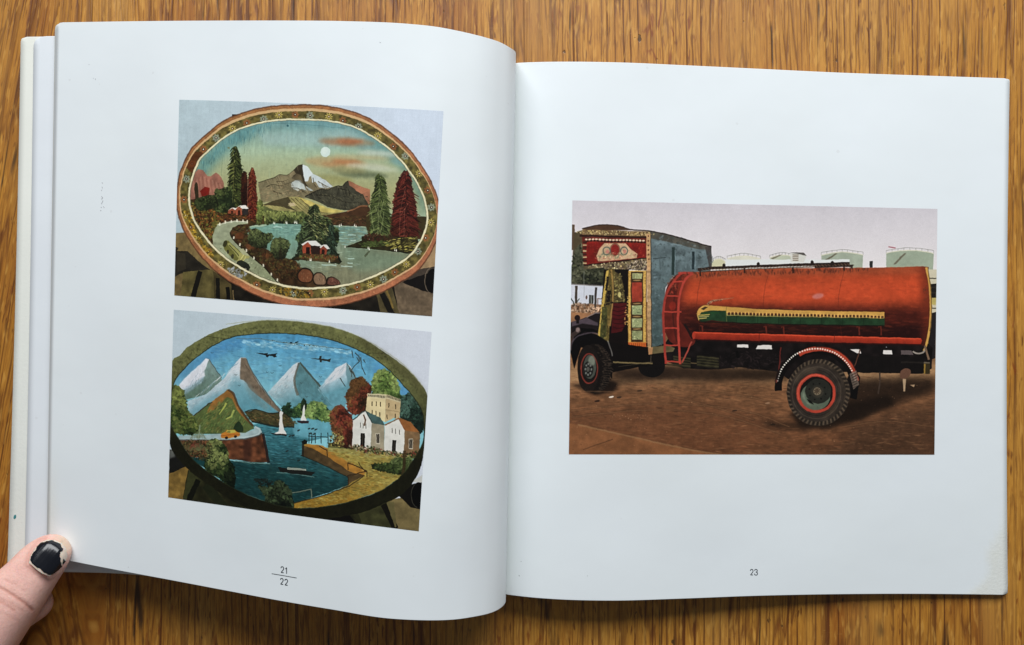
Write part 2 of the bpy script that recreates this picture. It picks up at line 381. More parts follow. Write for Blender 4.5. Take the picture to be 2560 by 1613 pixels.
    for s_ in ("800,706 830,750 900,800", "820,712 870,760 930,805", "845,712 900,760 960,800", "880,716 950,775 1010,800", "640,756 720,748 800,770", "950,770 1010,800 1060,812"):
        L(s_, 5, (74, 58, 36), .75, sm=True, w2=2); q = P.pts(s_); [L([q[0]+(q[-1]-q[0])*u_, q[0]+(q[-1]-q[0])*u_+(18, 16)], 3, (206, 186, 116), .5, w2=1) for u_ in (.2, .35, .5, .65, .8)]
    S("800,745 840,742 852,762 815,768", (200, 180, 150), .7)
    S("1020,826 1100,815 1180,800 1240,790 1275,766 1320,762 1345,775 1345,900 1030,890", (78, 52, 34), tex=[(.2, 50, 40)]); L("1190,800 1240,785 1280,765 1330,764", 9, (150, 96, 64), .8, sm=True)
    P.dabs("1040,845 1330,830 1330,880 1040,880", 160, (6, 16), [(46, 42, 26), (70, 60, 34), (96, 66, 40)], .7, asp=.4, ang=(-20, 20))
    S("610,780 640,760 700,790 800,805 900,800 930,830 920,884 800,884 700,875 600,890", (86, 92, 54), tex=[(.2, 60, 40)])
    P.dabs("610,810 660,800 900,810 910,880 620,880", 330, (7, 17), [(36, 42, 26), (54, 62, 32), (86, 96, 52), (126, 132, 74)], .8, light=(0, -1), ang=(40, 110))
    S("1320,830 1730,830 1730,980 1320,980", (64, 54, 30))
    # water
    S("510,935 545,905 620,900 700,880 860,884 950,892 1320,905 1335,960 1260,1000 1180,1032 1260,1046 1420,1058 1600,1080 1720,1060 1640,1180 1300,1300 950,1320 880,1180 800,1120 700,1080 560,1000", (112, 148, 134), col2=(124, 124, 98), ga=(900, 920), gb=(1050, 1230), tex=[(.06, 160, 30), (.05, 30, 60)])
    S("1180,1036 1420,1058 1640,1085 1500,1180 1260,1200 1160,1120", (108, 138, 118), .5, soft=50)
    P.dabs("620,900 860,890 860,960 760,960", 90, (10, 30), [(90, 138, 134), (140, 178, 164), (160, 190, 180)], .4, ang=(-3, 3), asp=.15)
    P.dabs("1120,900 1310,910 1310,970 1180,1020 1120,960", 120, (10, 34), [(86, 132, 134), (150, 184, 176), (110, 150, 150)], .45, ang=(-3, 3), asp=.14)
    P.dabs("900,1100 1180,1060 1300,1130 1100,1220 900,1190", 70, (10, 34), [(150, 172, 156), (170, 184, 170), (100, 116, 100)], .45, ang=(-2, 4), asp=.12)
    for s_ in ("1200,955 1250,957", "1215,990 1250,993", "1195,1110 1240,1112", "1195,1140 1230,1143", "1020,1150 1120,1158", "1150,1160 1230,1165", "700,902 760,905"): L(s_, 7, (176, 200, 192), .7)
    # left bank, wood and road
    S("140,720 260,700 330,720 400,790 560,800 640,830 640,880 530,900 440,900 330,900 300,960 300,1040 200,960 150,820", (72, 54, 30), tex=[(.25, 40, 40)])
    P.dabs("150,740 330,730 400,830 330,900 290,1000 200,960", 420, (9, 22), [(52, 56, 28), (96, 98, 42), (122, 108, 48), (128, 76, 38), (70, 40, 24)], .75, asp=.45)
    P.dabs("340,820 560,820 620,880 540,862 420,860 340,880", 130, (8, 20), [(60, 38, 24), (40, 34, 20), (110, 62, 36), (134, 74, 40)], .8, asp=.3, ang=(-20, 20))
    P.dabs("300,880 340,860 330,960 310,1010", 60, (8, 20), [(128, 120, 60), (90, 84, 40)], .6)
    S("412,935 425,905 480,888 545,882 545,905 512,935 560,1000 640,1040 760,1100 850,1125 885,1180 980,1240 1140,1262 1145,1290 980,1304 760,1290 620,1150 500,1055 430,985", (66, 46, 28), tex=[(.3, 60, 50)])
    P.dabs("430,910 540,900 600,1040 860,1140 900,1230 760,1240 640,1140 470,1010", 520, (8, 20), [(46, 34, 20), (64, 60, 32), (96, 56, 32), (84, 76, 40), (60, 44, 28)], .65, asp=.45)
    O(475, 960, 32, 24, (118, 66, 38), .75, soft=12); O(545, 1030, 30, 20, (122, 70, 42), .7, soft=12); O(650, 1090, 28, 16, (110, 60, 36), .7, soft=12)
    S("330,885 430,866 530,868 531,880 470,886 430,905 414,935 430,980 500,1052 620,1150 745,1285 640,1260 500,1180 300,1040 296,960 310,915", (150, 156, 128), col2=(132, 138, 106), ga=(400, 900), gb=(650, 1250), tex=[(.06, 80, 60), (.05, 20, 90)])
    L("330,885 430,866 530,868", 7, (196, 200, 180), .8, sm=True)
    L("414,935 430,980 500,1052 620,1150 745,1285", 7, (40, 32, 20), .9, sm=True)
    for x, y in ((343, 884), (381, 872), (420, 868), (460, 865), (497, 864), (527, 866), (437, 975), (478, 1022), (520, 1060), (570, 1108), (632, 1158), (685, 1215), (728, 1255)):
        S([(x-5, y+5), (x-2, y-14), (x+6, y-10), (x+6, y+8)], (214, 212, 192), .9)
    P.dabs("320,1000 560,1120 700,1260 480,1160", 90, (4, 12), [(104, 104, 76), (170, 172, 142)], .35)
    # little lorry on the road
    S("365,1010 380,990 400,992 505,1085 500,1110 470,1130 440,1120 372,1050", (110, 108, 54)); S("392,1012 410,1005 500,1090 480,1118", (150, 148, 88)); L("408,1022 488,1108", 6, (60, 56, 30), .8)
    O(378, 1012, 13, 22, (62, 60, 34), ang=20); S("478,1068 545,1095 540,1112 510,1110 480,1160 455,1130 470,1110", (156, 150, 92)); S("470,1050 500,1045 545,1095 500,1085", (160, 160, 126))
    L("458,1152 505,1085", 5, (196, 188, 120)); L("480,1162 520,1095", 5, (196, 188, 120))
    S("455,1145 480,1120 520,1135 545,1160 540,1185 520,1195 490,1190", (44, 48, 38), sm=True); O(516, 1182, 18, 20, (34, 34, 30)); O(516, 1182, 9, 10, (120, 122, 108)); O(430, 1096, 10, 16, (60, 58, 40)); O(398, 1065, 8, 14, (60, 58, 40))
    # bushes on the bank
    for pts_, n in (("535,1000 545,930 590,915 650,945 690,940 695,985 660,1010 650,1040 600,1040 560,1030", 240), ("680,1040 700,985 740,975 790,985 808,1030 790,1080 770,1110 720,1110 690,1070", 260)):
        P.tree(pts_, n, (7, 16), [(36, 38, 26), (50, 56, 34), (74, 84, 50), (88, 96, 58)], light=(-.3, -1))
    for x in (745, 752, 760, 640, 648): L([(x, 1040), (x-4, 1118)], 4, (40, 32, 22), .8)
    # trees left
    P.tree("400,640 410,560 420,500 432,440 450,390 470,400 485,470 495,560 505,700 495,780 400,790 370,700", 360, (9, 22), [(32, 36, 20), (48, 54, 26), (70, 78, 36), (98, 106, 52)], light=(1, .5), ang=(-40, 60), asp=.4)
    P.conifer(445, 372, 770, 74, [(28, 32, 18), (44, 50, 26), (72, 80, 40), (108, 112, 60)], 15)
    P.tree("315,660 345,650 420,640 440,760 400,800 310,790", 160, (8, 18), [(34, 44, 26), (52, 64, 34), (78, 88, 48)])
    L("437,470 432,740", 4, (120, 116, 62), .6)
    P.tree("490,560 520,540 530,640 525,760 490,740", 90, (7, 15), [(44, 20, 14), (66, 32, 20)])
    P.tree("535,600 545,540 570,525 585,600 592,700 592,800 570,845 540,835 530,740", 260, (6, 15), [(70, 26, 18), (96, 36, 26), (124, 56, 40), (116, 66, 36)], light=(.6, 0))
    P.conifer(562, 510, 840, 42, [(64, 24, 16), (92, 36, 26), (124, 54, 38), (132, 76, 44)], 15)
    L("528,600 530,760 545,840", 4, (160, 110, 90), .5)
    P.tree("600,740 630,740 625,860 590,880", 110, (7, 16), [(60, 66, 34), (90, 98, 50), (110, 118, 64)])
    P.tree("180,720 300,690 330,760 210,790", 160, (8, 17), [(34, 40, 24), (50, 60, 32), (70, 80, 44)])
    # houses left
    S("398,805 402,788 428,778 448,790 448,812 400,812", (150, 78, 54)); S("396,794 425,774 452,776 480,758 516,756 536,782 482,786 480,762 448,790 428,778", (214, 210, 204)); S("448,790 466,766 490,780 492,824 452,824", (160, 82, 58)); S("492,782 534,782 530,822 492,824", (52, 46, 44)); S("464,824 466,790 480,790 482,824", (60, 30, 22)); S("418,812 420,796 432,796 432,812", (70, 36, 26))
    # right trees
    P.tree("1350,900 1345,820 1360,700 1380,640 1400,580 1425,580 1450,650 1460,740 1475,820 1470,950 1400,960 1340,950", 420, (9, 20), [(44, 52, 28), (62, 74, 38), (84, 96, 52), (100, 110, 64)], light=(.2, .6), ang=(-30, 60), asp=.45)
    P.tree("1505,720 1520,640 1545,570 1590,545 1620,620 1640,720 1655,820 1660,960 1580,970 1490,955 1490,860", 520, (9, 20), [(56, 20, 16), (84, 30, 24), (104, 40, 32), (78, 36, 24)], light=(0, 1), ang=(-30, 60), asp=.45)
    P.conifer(1412, 556, 955, 86, [(38, 46, 26), (56, 68, 36), (84, 96, 52), (112, 122, 72)], 14); P.conifer(1585, 530, 968, 102, [(48, 18, 14), (76, 28, 22), (106, 42, 34), (124, 58, 44)], 15)
    for s_ in ("1408,640 1400,800 1395,950", "1380,760 1400,820", "1440,720 1405,850", "1370,930 1350,800", "1415,950 1440,800"): L(s_, 4, (150, 156, 110), .55)
    for s_ in ("1540,960 1545,800 1580,640", "1570,960 1575,780", "1550,820 1600,740"): L(s_, 4, (150, 96, 80), .5)
    S("1172,1036 1230,1015 1290,990 1290,965 1320,965 1340,985 1380,960 1480,962 1580,968 1655,960 1670,1000 1640,1070 1600,1078 1420,1056 1260,1042", (50, 44, 24), tex=[(.25, 70, 50)])
    P.dabs("1280,1010 1420,990 1480,1020 1300,1035", 110, (7, 17), [(84, 98, 50), (64, 76, 38)], .8, asp=.4, ang=(-10, 20)); P.dabs("1320,950 1500,955 1500,985 1340,990", 60, (8, 18), [(78, 38, 28), (60, 40, 28)], .8, asp=.4)
    P.dabs("1430,1000 1650,965 1640,1060 1500,1045", 70, (8, 24), [(146, 136, 64), (170, 160, 84), (98, 92, 44)], .85, asp=.25, ang=(-30, 0))
    # island
    P.tree("820,1118 860,1080 870,1030 850,970 880,930 900,850 940,830 935,790 960,762 1000,768 1005,820 1040,830 1085,860 1090,900 1130,920 1135,1000 1110,1040 1150,1140 1040,1130 900,1122", 820, (8, 20), [(26, 32, 20), (38, 46, 28), (60, 72, 40), (84, 100, 64)], light=(-.3, -.6), ang=(-20, 80), asp=.4)
    P.conifer(975, 762, 1060, 84, [(22, 28, 18), (34, 42, 26), (60, 70, 42), (104, 112, 76)], 11); P.conifer(1085, 880, 1120, 50, [(24, 32, 24), (36, 48, 36), (54, 72, 56), (70, 92, 72)], 9); P.conifer(885, 950, 1110, 34, [(24, 32, 22), (34, 44, 30), (54, 64, 42), (70, 84, 56)], 7)
    P.dabs("930,820 1000,810 1090,850 1080,930 1010,1000 950,900", 90, (9, 22), [(168, 160, 94), (130, 128, 76), (186, 180, 120)], .75, ang=(15, 40), asp=.16)
    S("830,1115 900,1080 1110,1085 1148,1140 1030,1132 900,1122", (74, 58, 34), tex=[(.3, 60, 30)]); P.dabs("900,1085 1100,1090 1110,1120 900,1110", 80, (6, 14), [(120, 92, 50), (90, 96, 48), (110, 60, 36)], .7)
    S("893,1020 930,996 950,1020 952,1080 898,1076", (158, 72, 50)); S("884,1018 925,993 985,993 1022,1028 960,1030 930,1000 896,1026", (206, 204, 200)); S("952,1026 1012,1030 1010,1082 954,1080", (52, 34, 28)); S("1012,1040 1036,1026 1060,1044 1052,1084 1010,1080", (146, 66, 46)); S("1006,1034 1036,1018 1058,1020 1078,1048 1058,1050 1036,1026 1014,1044", (200, 198, 192)); S("918,1078 920,1034 944,1034 944,1080", (40, 22, 20)); S("1022,1082 1024,1052 1042,1052 1040,1084", (50, 28, 22))
    # boulders
    for pts_, c in (("862,1250 858,1215 880,1182 915,1170 950,1185 968,1220 960,1262 920,1275 885,1270", (116, 70, 46)), ("965,1262 962,1225 985,1205 1020,1206 1048,1228 1056,1262 1040,1288 990,1290", (128, 100, 78)), ("1056,1285 1058,1245 1082,1230 1115,1238 1140,1262 1142,1288", (106, 66, 54))):
        q = P.pts(pts_); cx_, cy_ = q.mean(0); S(q, (40, 28, 20), sm=True); S(q*.84+np.array([cx_+10, cy_+4])*.16, c, sm=True, soft=5); P.dabs(q*.8+np.array([cx_+16, cy_])*.2, 34, (5, 16), [tuple(v*.6 for v in c), c, tuple(min(255, v*1.4) for v in c), (150, 120, 92)], .55, ang=(50, 110), asp=.22)
    for x, y, rx, ry, c in ():
        O(x, y, rx, ry, (44, 30, 24)); O(x+8, y+3, rx-9, ry-5, c); O(x+16, y-2, rx-26, ry-18, tuple(min(255, v+26) for v in c), .7, soft=8)
        for j in range(5): L([(x-14+j*9, y-ry*.7), (x-2+j*9, y), (x-10+j*8, y+ry*.6)], 3, (66, 40, 30), .3, sm=True)
    # sails
    for x, y in ((703, 876), (710, 878), (786, 872), (793, 876), (843, 872), (851, 870), (858, 876), (1140, 893), (1152, 888), (1242, 888), (1252, 896), (1180, 1032), (1330, 1040), (1338, 1046), (1508, 1052), (1518, 1056), (945, 1118), (952, 1118), (1075, 1130)):
        S([(x-4, y+8), (x, y-14), (x+4, y+8)], (220, 220, 208))
    L("1340,1062 1310,1100", 12, (76, 80, 56), .7)
    L("1280,560 1240,600", 2, (80, 80, 60), .2)
    L("362,440 357,560", 2, (70, 90, 70), .5); L("515,360 508,420", 2, (70, 90, 70), .5); L("290,470 285,560", 2, (70, 90, 70), .4)
    S("395,370 412,372 410,386 398,382", (112, 120, 90)); O(797, 233, 7, 7, (56, 100, 108)); L("640,215 900,222 1060,240 1180,250", 3, (70, 116, 120), .5)
    P.clip = None
    L(np.vstack([inner, inner[:1]]), 4, (80, 76, 56), .5)
    P.finish(.02, .012, sat=1.0, wob=.7, gam=.18, mottle=.08)
    return P
def plate_harbour():
    """lower left plate: an oval painted panel with snow peaks, a harbour and a white house"""
    P = Painter(((90, 38), (1776, 183), (1692, 1487), (53, 1265)), 1090, 850, (176, 188, 196), 23)
    L, O, S = P.line, P.ell, P.poly
    S("0,0 2000,0 2000,1600 0,1600", (176, 189, 198), col2=(190, 195, 206), ga=(200, 200), gb=(1500, 500), tex=[(.01, 30, 20)])
    S("20,1100 170,1050 420,1200 700,1500 20,1500", (122, 96, 48), tex=[(.15, 50, 40), (.1, 120, 60)])
    S("1500,1280 1750,1230 1750,1500 1500,1500", (112, 98, 64), tex=[(.1, 30, 50)])
    S("185,1085 420,1200 640,1330 1500,1280 1560,1500 160,1340 150,1260", (42, 42, 24), tex=[(.25, 40, 40)]); S("190,1090 250,1140 200,1280 150,1270", (58, 60, 34)); L("250,1150 185,1290", 36, (20, 22, 14)); L("300,1180 420,1330", 60, (34, 38, 22))
    S("60,950 110,960 190,1050 130,1080 60,1110", (28, 28, 26)); S("62,955 90,950 100,1000 64,1010", (90, 92, 88), soft=10)
    S("1560,1250 1640,1180 1715,1165 1710,1345 1640,1330 1600,1290", (20, 18, 16)); O(1690, 1250, 45, 82, (10, 10, 10)); P.ring(1690, 1250, 46, 82, 5, (86, 84, 70), .6, 100, 250); S("1640,1165 1715,1120 1715,1170", (180, 180, 176))
    S("1290,1350 1480,1310 1545,1470 1330,1460", (58, 58, 34), tex=[(.2, 40, 40)]); L("1462,1310 1540,1470", 40, (22, 20, 14)); S("1480,1290 1530,1290 1545,1460 1535,1460", (96, 88, 56))
    S("1090,1400 1240,1380 1290,1440 1200,1450 1110,1425", (18, 16, 14)); O(1000, 1390, 28, 18, (80, 78, 66), .6); L("440,1320 520,1340", 14, (70, 70, 56), .7)
    out = P.smooth(P.pts("60,640 78,390 130,335 200,270 350,190 500,140 700,113 900,121 1100,152 1300,217 1450,305 1600,412 1700,515 1750,610 1745,760 1730,920 1700,1080 1600,1230 1450,1310 1300,1365 1100,1398 900,1400 700,1368 500,1300 330,1190 190,1085 110,1000 62,900"), n=8)
    inner = P.smooth(P.pts("60,700 78,560 110,480 200,385 300,305 400,247 500,215 700,197 900,203 1100,236 1300,307 1450,395 1560,500 1650,600 1712,700 1728,790 1722,890 1680,985 1590,1110 1450,1215 1250,1288 1050,1325 880,1330 700,1292 500,1212 330,1110 200,1000 120,880 72,800"), n=8)
    S(out, (106, 108, 66), col2=(28, 28, 16), ga=(800, 460), gb=(800, 960), tex=[(.08, 60, 50), (.07, 200, 150)])
    P.dabs("80,400 350,190 900,120 1450,300 1740,620 1700,600 1450,400 900,205 400,245 100,480", 500, (6, 18), [(80, 82, 48), (104, 106, 66), (72, 74, 44)], .4, sm=False)
    S("1300,220 1450,300 1600,410 1700,515 1750,610 1735,640 1640,520 1480,380 1300,260", (60, 54, 34), .35, soft=30)
    L("430,135 700,112 900,120 1100,150 1300,215", 5, (150, 152, 120), .6, sm=True); L("1310,222 1440,290 1600,405 1720,540", 6, (150, 150, 128), .6, sm=True)
    L("290,216 380,222", 3, (40, 40, 24), .7); L("1360,325 1480,325", 3, (50, 48, 30), .6)
    P.clip = P.inside(inner)
    S(inner, (76, 142, 182), col2=(126, 182, 194), ga=(900, 200), gb=(860, 640), tex=[(.06, 90, 30)])
    S("90,560 110,440 400,240 700,200 420,330 200,450", (62, 118, 170), .6, soft=60); S("1400,380 1680,600 1600,660 1400,470", (70, 124, 176), .6, soft=40)
    P.dabs("420,250 1260,240 1400,420 1000,520 400,450", 500, (12, 34), [(70, 132, 178), (104, 164, 190), (90, 150, 186), (130, 176, 194)], .22, ang=(-12, 12), asp=.25)
    P.dabs("560,240 820,250 1200,300 1240,330 900,300 600,280", 150, (12, 26), [(130, 178, 196), (150, 188, 200), (170, 198, 204)], .3, ang=(-5, 18), asp=.35)
    L("500,230 650,232 800,255 960,270 1120,290 1240,305", 4, (96, 96, 76), .6)
    P.dabs("640,232 900,262 1220,300 900,272", 26, (4, 8), [(40, 40, 30)], .8, asp=.4); O(858, 257, 9, 4, (30, 26, 20)); O(895, 256, 11, 4, (30, 26, 20), ang=-8)
    # peaks: smooth cones, pale lit side, darker side, misty feet
    S("300,358 322,362 345,400 400,480 420,560 170,628 140,560", (120, 142, 138), col2=(96, 122, 108), ga=(320, 400), gb=(300, 600), tex=[(.07, 90, 60)])
    S("95,560 200,450 275,385 300,358 320,366 305,400 292,440 296,470 250,510 200,545 160,560 120,600", (206, 208, 216), soft=3, tex=[(.05, 90, 60)])
    S("110,580 200,530 290,470 280,510 200,570 150,600", (140, 166, 180), .7, soft=12); P.dabs("130,560 250,470 300,440 290,500 180,570", 60, (5, 14), [(150, 172, 190), (196, 200, 210), (120, 144, 160)], .45, ang=(130, 150), asp=.2)
    P.dabs("170,610 320,420 400,500 400,560", 110, (6, 18), [(88, 112, 100), (110, 132, 122), (84, 106, 90), (120, 112, 96)], .4, ang=(60, 110), asp=.18)
    L("322,366 350,410 404,484", 5, (80, 92, 90), .8, sm=True)
    S("180,640 300,590 420,490 500,380 530,354 563,354 600,440 700,590 790,700 700,760 200,760 190,700", (196, 200, 206), col2=(92, 146, 160), ga=(430, 440), gb=(560, 700), tex=[(.05, 90, 60)])
    S("480,470 530,500 640,600 760,690 700,760 420,700 430,560", (88, 144, 160), .6, soft=40); S("200,690 300,620 420,560 420,620 300,740 210,760", (96, 146, 160), .6, soft=40)
    P.dabs("185,640 420,500 500,385 530,360 535,440 500,520 300,620 200,690", 260, (6, 20), [(198, 196, 200), (180, 186, 194), (134, 166, 182), (206, 200, 194)], .3, ang=(125, 145), asp=.16)
    S("530,356 563,355 600,440 650,530 720,620 795,700 784,716 720,664 640,600 590,560 566,520 545,500 524,492 522,440 528,400", (116, 102, 86), soft=3, tex=[(.1, 90, 60)])
    S("560,500 640,600 720,670 690,700 600,620 560,560", (112, 134, 134), .55, soft=22)
    P.dabs("540,380 570,380 640,530 740,660 680,640 560,520", 130, (6, 18), [(92, 76, 64), (126, 108, 90), (136, 124, 108), (100, 90, 78)], .35, ang=(50, 75), asp=.16)
    P.dabs("600,600 780,700 700,730 560,700", 70, (6, 18), [(90, 140, 154), (116, 150, 152), (124, 130, 120)], .35, ang=(30, 60), asp=.18)
    L("566,360 604,446 704,594 792,700", 6, (84, 86, 82), .8, sm=True)
    S("700,580 760,520 860,410 905,384 925,398 1000,500 1100,600 1170,664 1120,700 960,740 820,700 760,640", (190, 198, 204), col2=(92, 142, 154), ga=(830, 470), gb=(900, 640), tex=[(.05, 90, 60)])
    P.dabs("720,570 860,410 905,388 885,470 870,560 780,620", 200, (6, 20), [(198, 196, 196), (180, 186, 190), (138, 168, 182), (196, 186, 176)], .3, ang=(125, 145), asp=.16)
    S("905,388 925,398 1000,500 1060,560 1120,620 1165,664 1060,670 960,650 905,600 880,540 885,470", (88, 128, 134), soft=3, col2=(84, 130, 140), ga=(940, 420), gb=(1000, 640), tex=[(.08, 90, 60)])
    L("908,390 890,450 880,500 888,560 900,600", 12, (98, 92, 80), .75, sm=True, w2=18); L("914,386 1000,488 1080,576 1168,664", 13, (72, 78, 68), .85, sm=True)
    P.dabs("910,430 1000,540 1100,640 960,640 900,560", 90, (6, 18), [(78, 116, 122), (104, 140, 146), (80, 108, 106)], .35, ang=(40, 80), asp=.18)
    S("1030,560 1090,500 1150,420 1220,388 1245,410 1290,500 1250,560 1200,700 1120,660", (190, 198, 206), col2=(98, 148, 162), ga=(1140, 460), gb=(1180, 560), tex=[(.05, 90, 60)])
    S("1075,505 1150,425 1215,390 1225,420 1190,470 1150,500 1120,510 1080,530", (202, 202, 206), .8, soft=8); P.dabs("1060,540 1160,430 1222,392 1200,470 1130,530", 90, (6, 18), [(190, 196, 204), (150, 176, 190)], .35, ang=(125, 145), asp=.16)
    S("1222,392 1262,450 1285,505 1250,560 1225,520 1215,450", (96, 134, 142), .8, soft=5); L("1222,392 1262,450 1285,505", 6, (84, 98, 92), .8, sm=True)
    for x0, y0, x1, y1, n, cs in ((300, 380, 170, 560, 26, ((214, 214, 220), (130, 152, 170))), (520, 380, 240, 600, 46, ((216, 212, 212), (120, 152, 170))), (545, 380, 740, 660, 40, ((84, 70, 60), (138, 122, 104))), (895, 400, 760, 560, 34, ((214, 210, 210), (124, 152, 166))), (925, 410, 1110, 640, 34, ((70, 106, 110), (116, 150, 154))), (1210, 400, 1080, 530, 24, ((214, 212, 216), (128, 156, 170)))):
        for i in range(n):
            t = P.rng.rand(); a_ = (x0+(x1-x0)*t, y0+(y1-y0)*t); l_ = P.rng.uniform(20, 60); d_ = math.atan2(y1-y0, x1-x0)+P.rng.uniform(-.12, .5)*(1 if x1 < x0 else -1)*-1
            L([a_, (a_[0]+l_*math.cos(d_), a_[1]+l_*math.sin(d_))], P.rng.uniform(3, 7), cs[i % 2], .4, w2=1)
    # peeling paint and planes
    for s_ in ("1255,308 1262,355", "1275,322 1300,345 1305,375 1270,410 1250,440 1252,480", "1300,375 1285,350", "1250,440 1280,490", "1178,488 1210,542", "1310,350 1320,420", "1330,365 1345,390", "1320,420 1345,465", "1240,420 1248,450"): L(s_, 7, (58, 60, 52), .85, w2=4)
    S("625,322 680,325 705,322 700,332 745,332 765,328 755,340 762,350 745,354 735,346 712,342 706,352 694,348 692,340", (36, 38, 40)); S("985,357 1040,362 1045,344 1056,344 1054,362 1100,368 1120,362 1115,374 1112,386 1095,380 1056,374 1056,386 1044,386 1044,370", (50, 48, 40))
    for x, y in ((340, 322), (1050, 482), (785, 408), (925, 520), (960, 610), (520, 535), (495, 468), (700, 452), (735, 455), (1060, 625)): L([(x-9, y-5), (x, y+2), (x+9, y-5)], 3, (50, 62, 66), .7)
    # water
    S("600,790 850,740 1120,760 1130,860 960,900 935,990 1240,1110 1230,1185 880,1300 700,1290 460,1200 330,1090 180,1010 200,1000 700,1040 690,860", (66, 126, 138), col2=(24, 62, 64), ga=(800, 820), gb=(760, 1120), tex=[(.1, 60, 60)])
    S("840,742 1120,760 1125,860 980,880 880,860", (104, 164, 180), .85, soft=14, tex=[(.06, 90, 30)])
    P.dabs("640,800 900,860 960,1000 700,1040 680,880", 420, (10, 32), [(34, 76, 86), (50, 100, 112), (80, 132, 142), (42, 88, 98)], .5, ang=(-12, 6), asp=.16)
    P.dabs("460,1030 940,1000 1230,1120 1200,1200 880,1290 480,1190", 720, (10, 36), [(16, 44, 48), (24, 58, 60), (34, 72, 72), (50, 90, 88)], .45, ang=(-10, 14), asp=.14)
    L("480,1024 600,1038 720,1044", 5, (140, 170, 160), .7); L("760,1098 850,1105 1010,1130", 5, (130, 158, 150), .6)
    # far shore
    P.tree("800,690 830,660 845,645 860,690 920,650 940,622 960,660 1000,640 1060,650 1100,690 1125,720 1120,772 1000,750 850,740", 420, (8, 20), [(36, 58, 38), (60, 88, 48), (96, 122, 66), (124, 146, 84)], light=(.7, -.3)); P.tree("920,670 930,630 945,620 958,650 955,690 925,700", 60, (6, 13), [(26, 40, 30), (40, 60, 38)])
    S("550,705 590,700 620,688 700,710 760,712 800,712 850,740 880,780 878,805 760,800 600,770", (72, 66, 42), tex=[(.2, 60, 40)]); L("555,705 620,690 720,716 800,712 850,740", 6, (38, 36, 26), .8, sm=True)
    P.dabs("570,710 840,740 870,800 620,770", 170, (7, 18), [(52, 52, 32), (96, 86, 52), (110, 84, 52), (66, 72, 42)], .6, asp=.4, ang=(0, 40)); L("600,768 760,800 878,806", 10, (30, 40, 36), .8, sm=True)
    # green cone hill
    S("200,745 320,650 350,640 420,580 440,560 470,575 500,640 550,720 610,790 615,815 560,840 400,850 210,850", (86, 100, 56), tex=[(.1, 60, 60)])
    S("340,640 420,580 440,560 470,575 500,640 560,740 610,800 560,760 500,690 470,620 440,610 360,690 300,720", (146, 100, 50), .95, tex=[(.1, 60, 60)])
    L("445,562 480,590 510,660 560,740 605,795", 14, (80, 54, 34), .8, sm=True); L("205,742 320,652 345,645", 7, (60, 50, 36), .8)
    P.dabs("360,660 440,620 480,680 560,790 400,840 220,840 240,760", 480, (8, 24), [(66, 90, 48), (88, 108, 58), (108, 122, 68), (120, 112, 60)], .5, ang=(100, 150), asp=.25)
    L("435,650 410,690 385,725", 12, (168, 172, 84), .85, w2=5); L("485,695 465,735 430,755", 14, (160, 168, 90), .85, w2=6); S("485,800 515,768 540,800 540,835 490,835", (40, 58, 36), sm=True)
    # road, wall, car
    S("120,862 400,850 560,840 615,822 620,797 655,810 668,840 640,860 560,880 400,888 120,893", (150, 170, 172), tex=[(.05, 60, 60)]); L("620,800 650,820 640,850 560,868 400,874", 8, (190, 200, 198), .5, sm=True)
    L("120,890 420,890 560,880 640,862 668,842", 8, (70, 64, 58), .8, sm=True)
    S("130,894 420,890 560,884 640,866 672,846 690,920 705,990 710,1035 640,1036 440,1010 200,1000", (98, 58, 38), tex=[(.3, 60, 60)]); S("540,890 600,880 590,1030 550,1020", (62, 36, 30), .6, soft=14); L("674,848 690,930 704,1000 712,1036", 18, (40, 30, 30), .9)
    S("399,862 405,845 425,838 432,826 490,824 505,838 522,842 524,860 505,870 440,878 402,874", (182, 116, 44)); S("428,840 440,826 488,826 500,840 460,846", (176, 168, 78)); S("432,842 445,830 460,830 458,844", (90, 88, 50), .6); O(436, 874, 10, 8, (50, 34, 26)); O(494, 868, 10, 8, (50, 34, 26)); L("400,862 522,852", 4, (150, 70, 34), .8)
    # boats
    S("774,852 778,790 783,745 782,712 792,702 806,710 798,730 800,780 810,820 832,854", (206, 204, 200)); S("775,850 785,800 780,850", (170, 168, 172), .7); S("715,842 770,846 835,852 825,864 740,852", (44, 36, 34)); S("750,845 775,832 800,850", (206, 204, 200))
    S("918,762 930,720 932,690 942,655 948,690 946,730 962,764", (208, 206, 202)); S("895,762 975,766 972,780 925,780 898,772", (54, 40, 44)); S("768,1062 830,1074 1015,1098 990,1120 930,1116 840,1104 785,1094", (30, 32, 30)); S("832,1068 955,1078 958,1090 832,1080", (156, 160, 146)); L("836,1074 950,1084", 2, (70, 80, 76), .8)
    for x, y in ((870, 858), (850, 862), (908, 828), (975, 815), (1000, 815), (1020, 820), (985, 845), (1010, 848), (830, 960), (905, 1022), (930, 985)): O(x, y, 11, 5, (38, 44, 42), .8, ang=-20)
    # quay and lawn
    S("935,895 965,915 1100,940 1350,985 1640,1005 1660,1000 1600,1110 1450,1215 1250,1288 1050,1325 870,1332 870,1300 1060,1250 1230,1185 1240,1120 1090,1030 940,925", (150, 136, 72), col2=(142, 108, 40), ga=(1300, 970), gb=(1150, 1280), tex=[(.1, 50, 40), (.06, 150, 100)])
    S("965,915 1060,925 1200,1010 1350,1090 1330,1130 1240,1110 1090,1030 940,930", (160, 112, 48), tex=[(.12, 60, 60)])
    S("1100,905 1260,915 1700,950 1700,1015 1600,1010 1350,995 1100,950", (84, 84, 48), tex=[(.2, 90, 60)]); S("1100,935 1360,962 1640,985 1640,1012 1350,1000 1100,965", (150, 142, 84), soft=6)
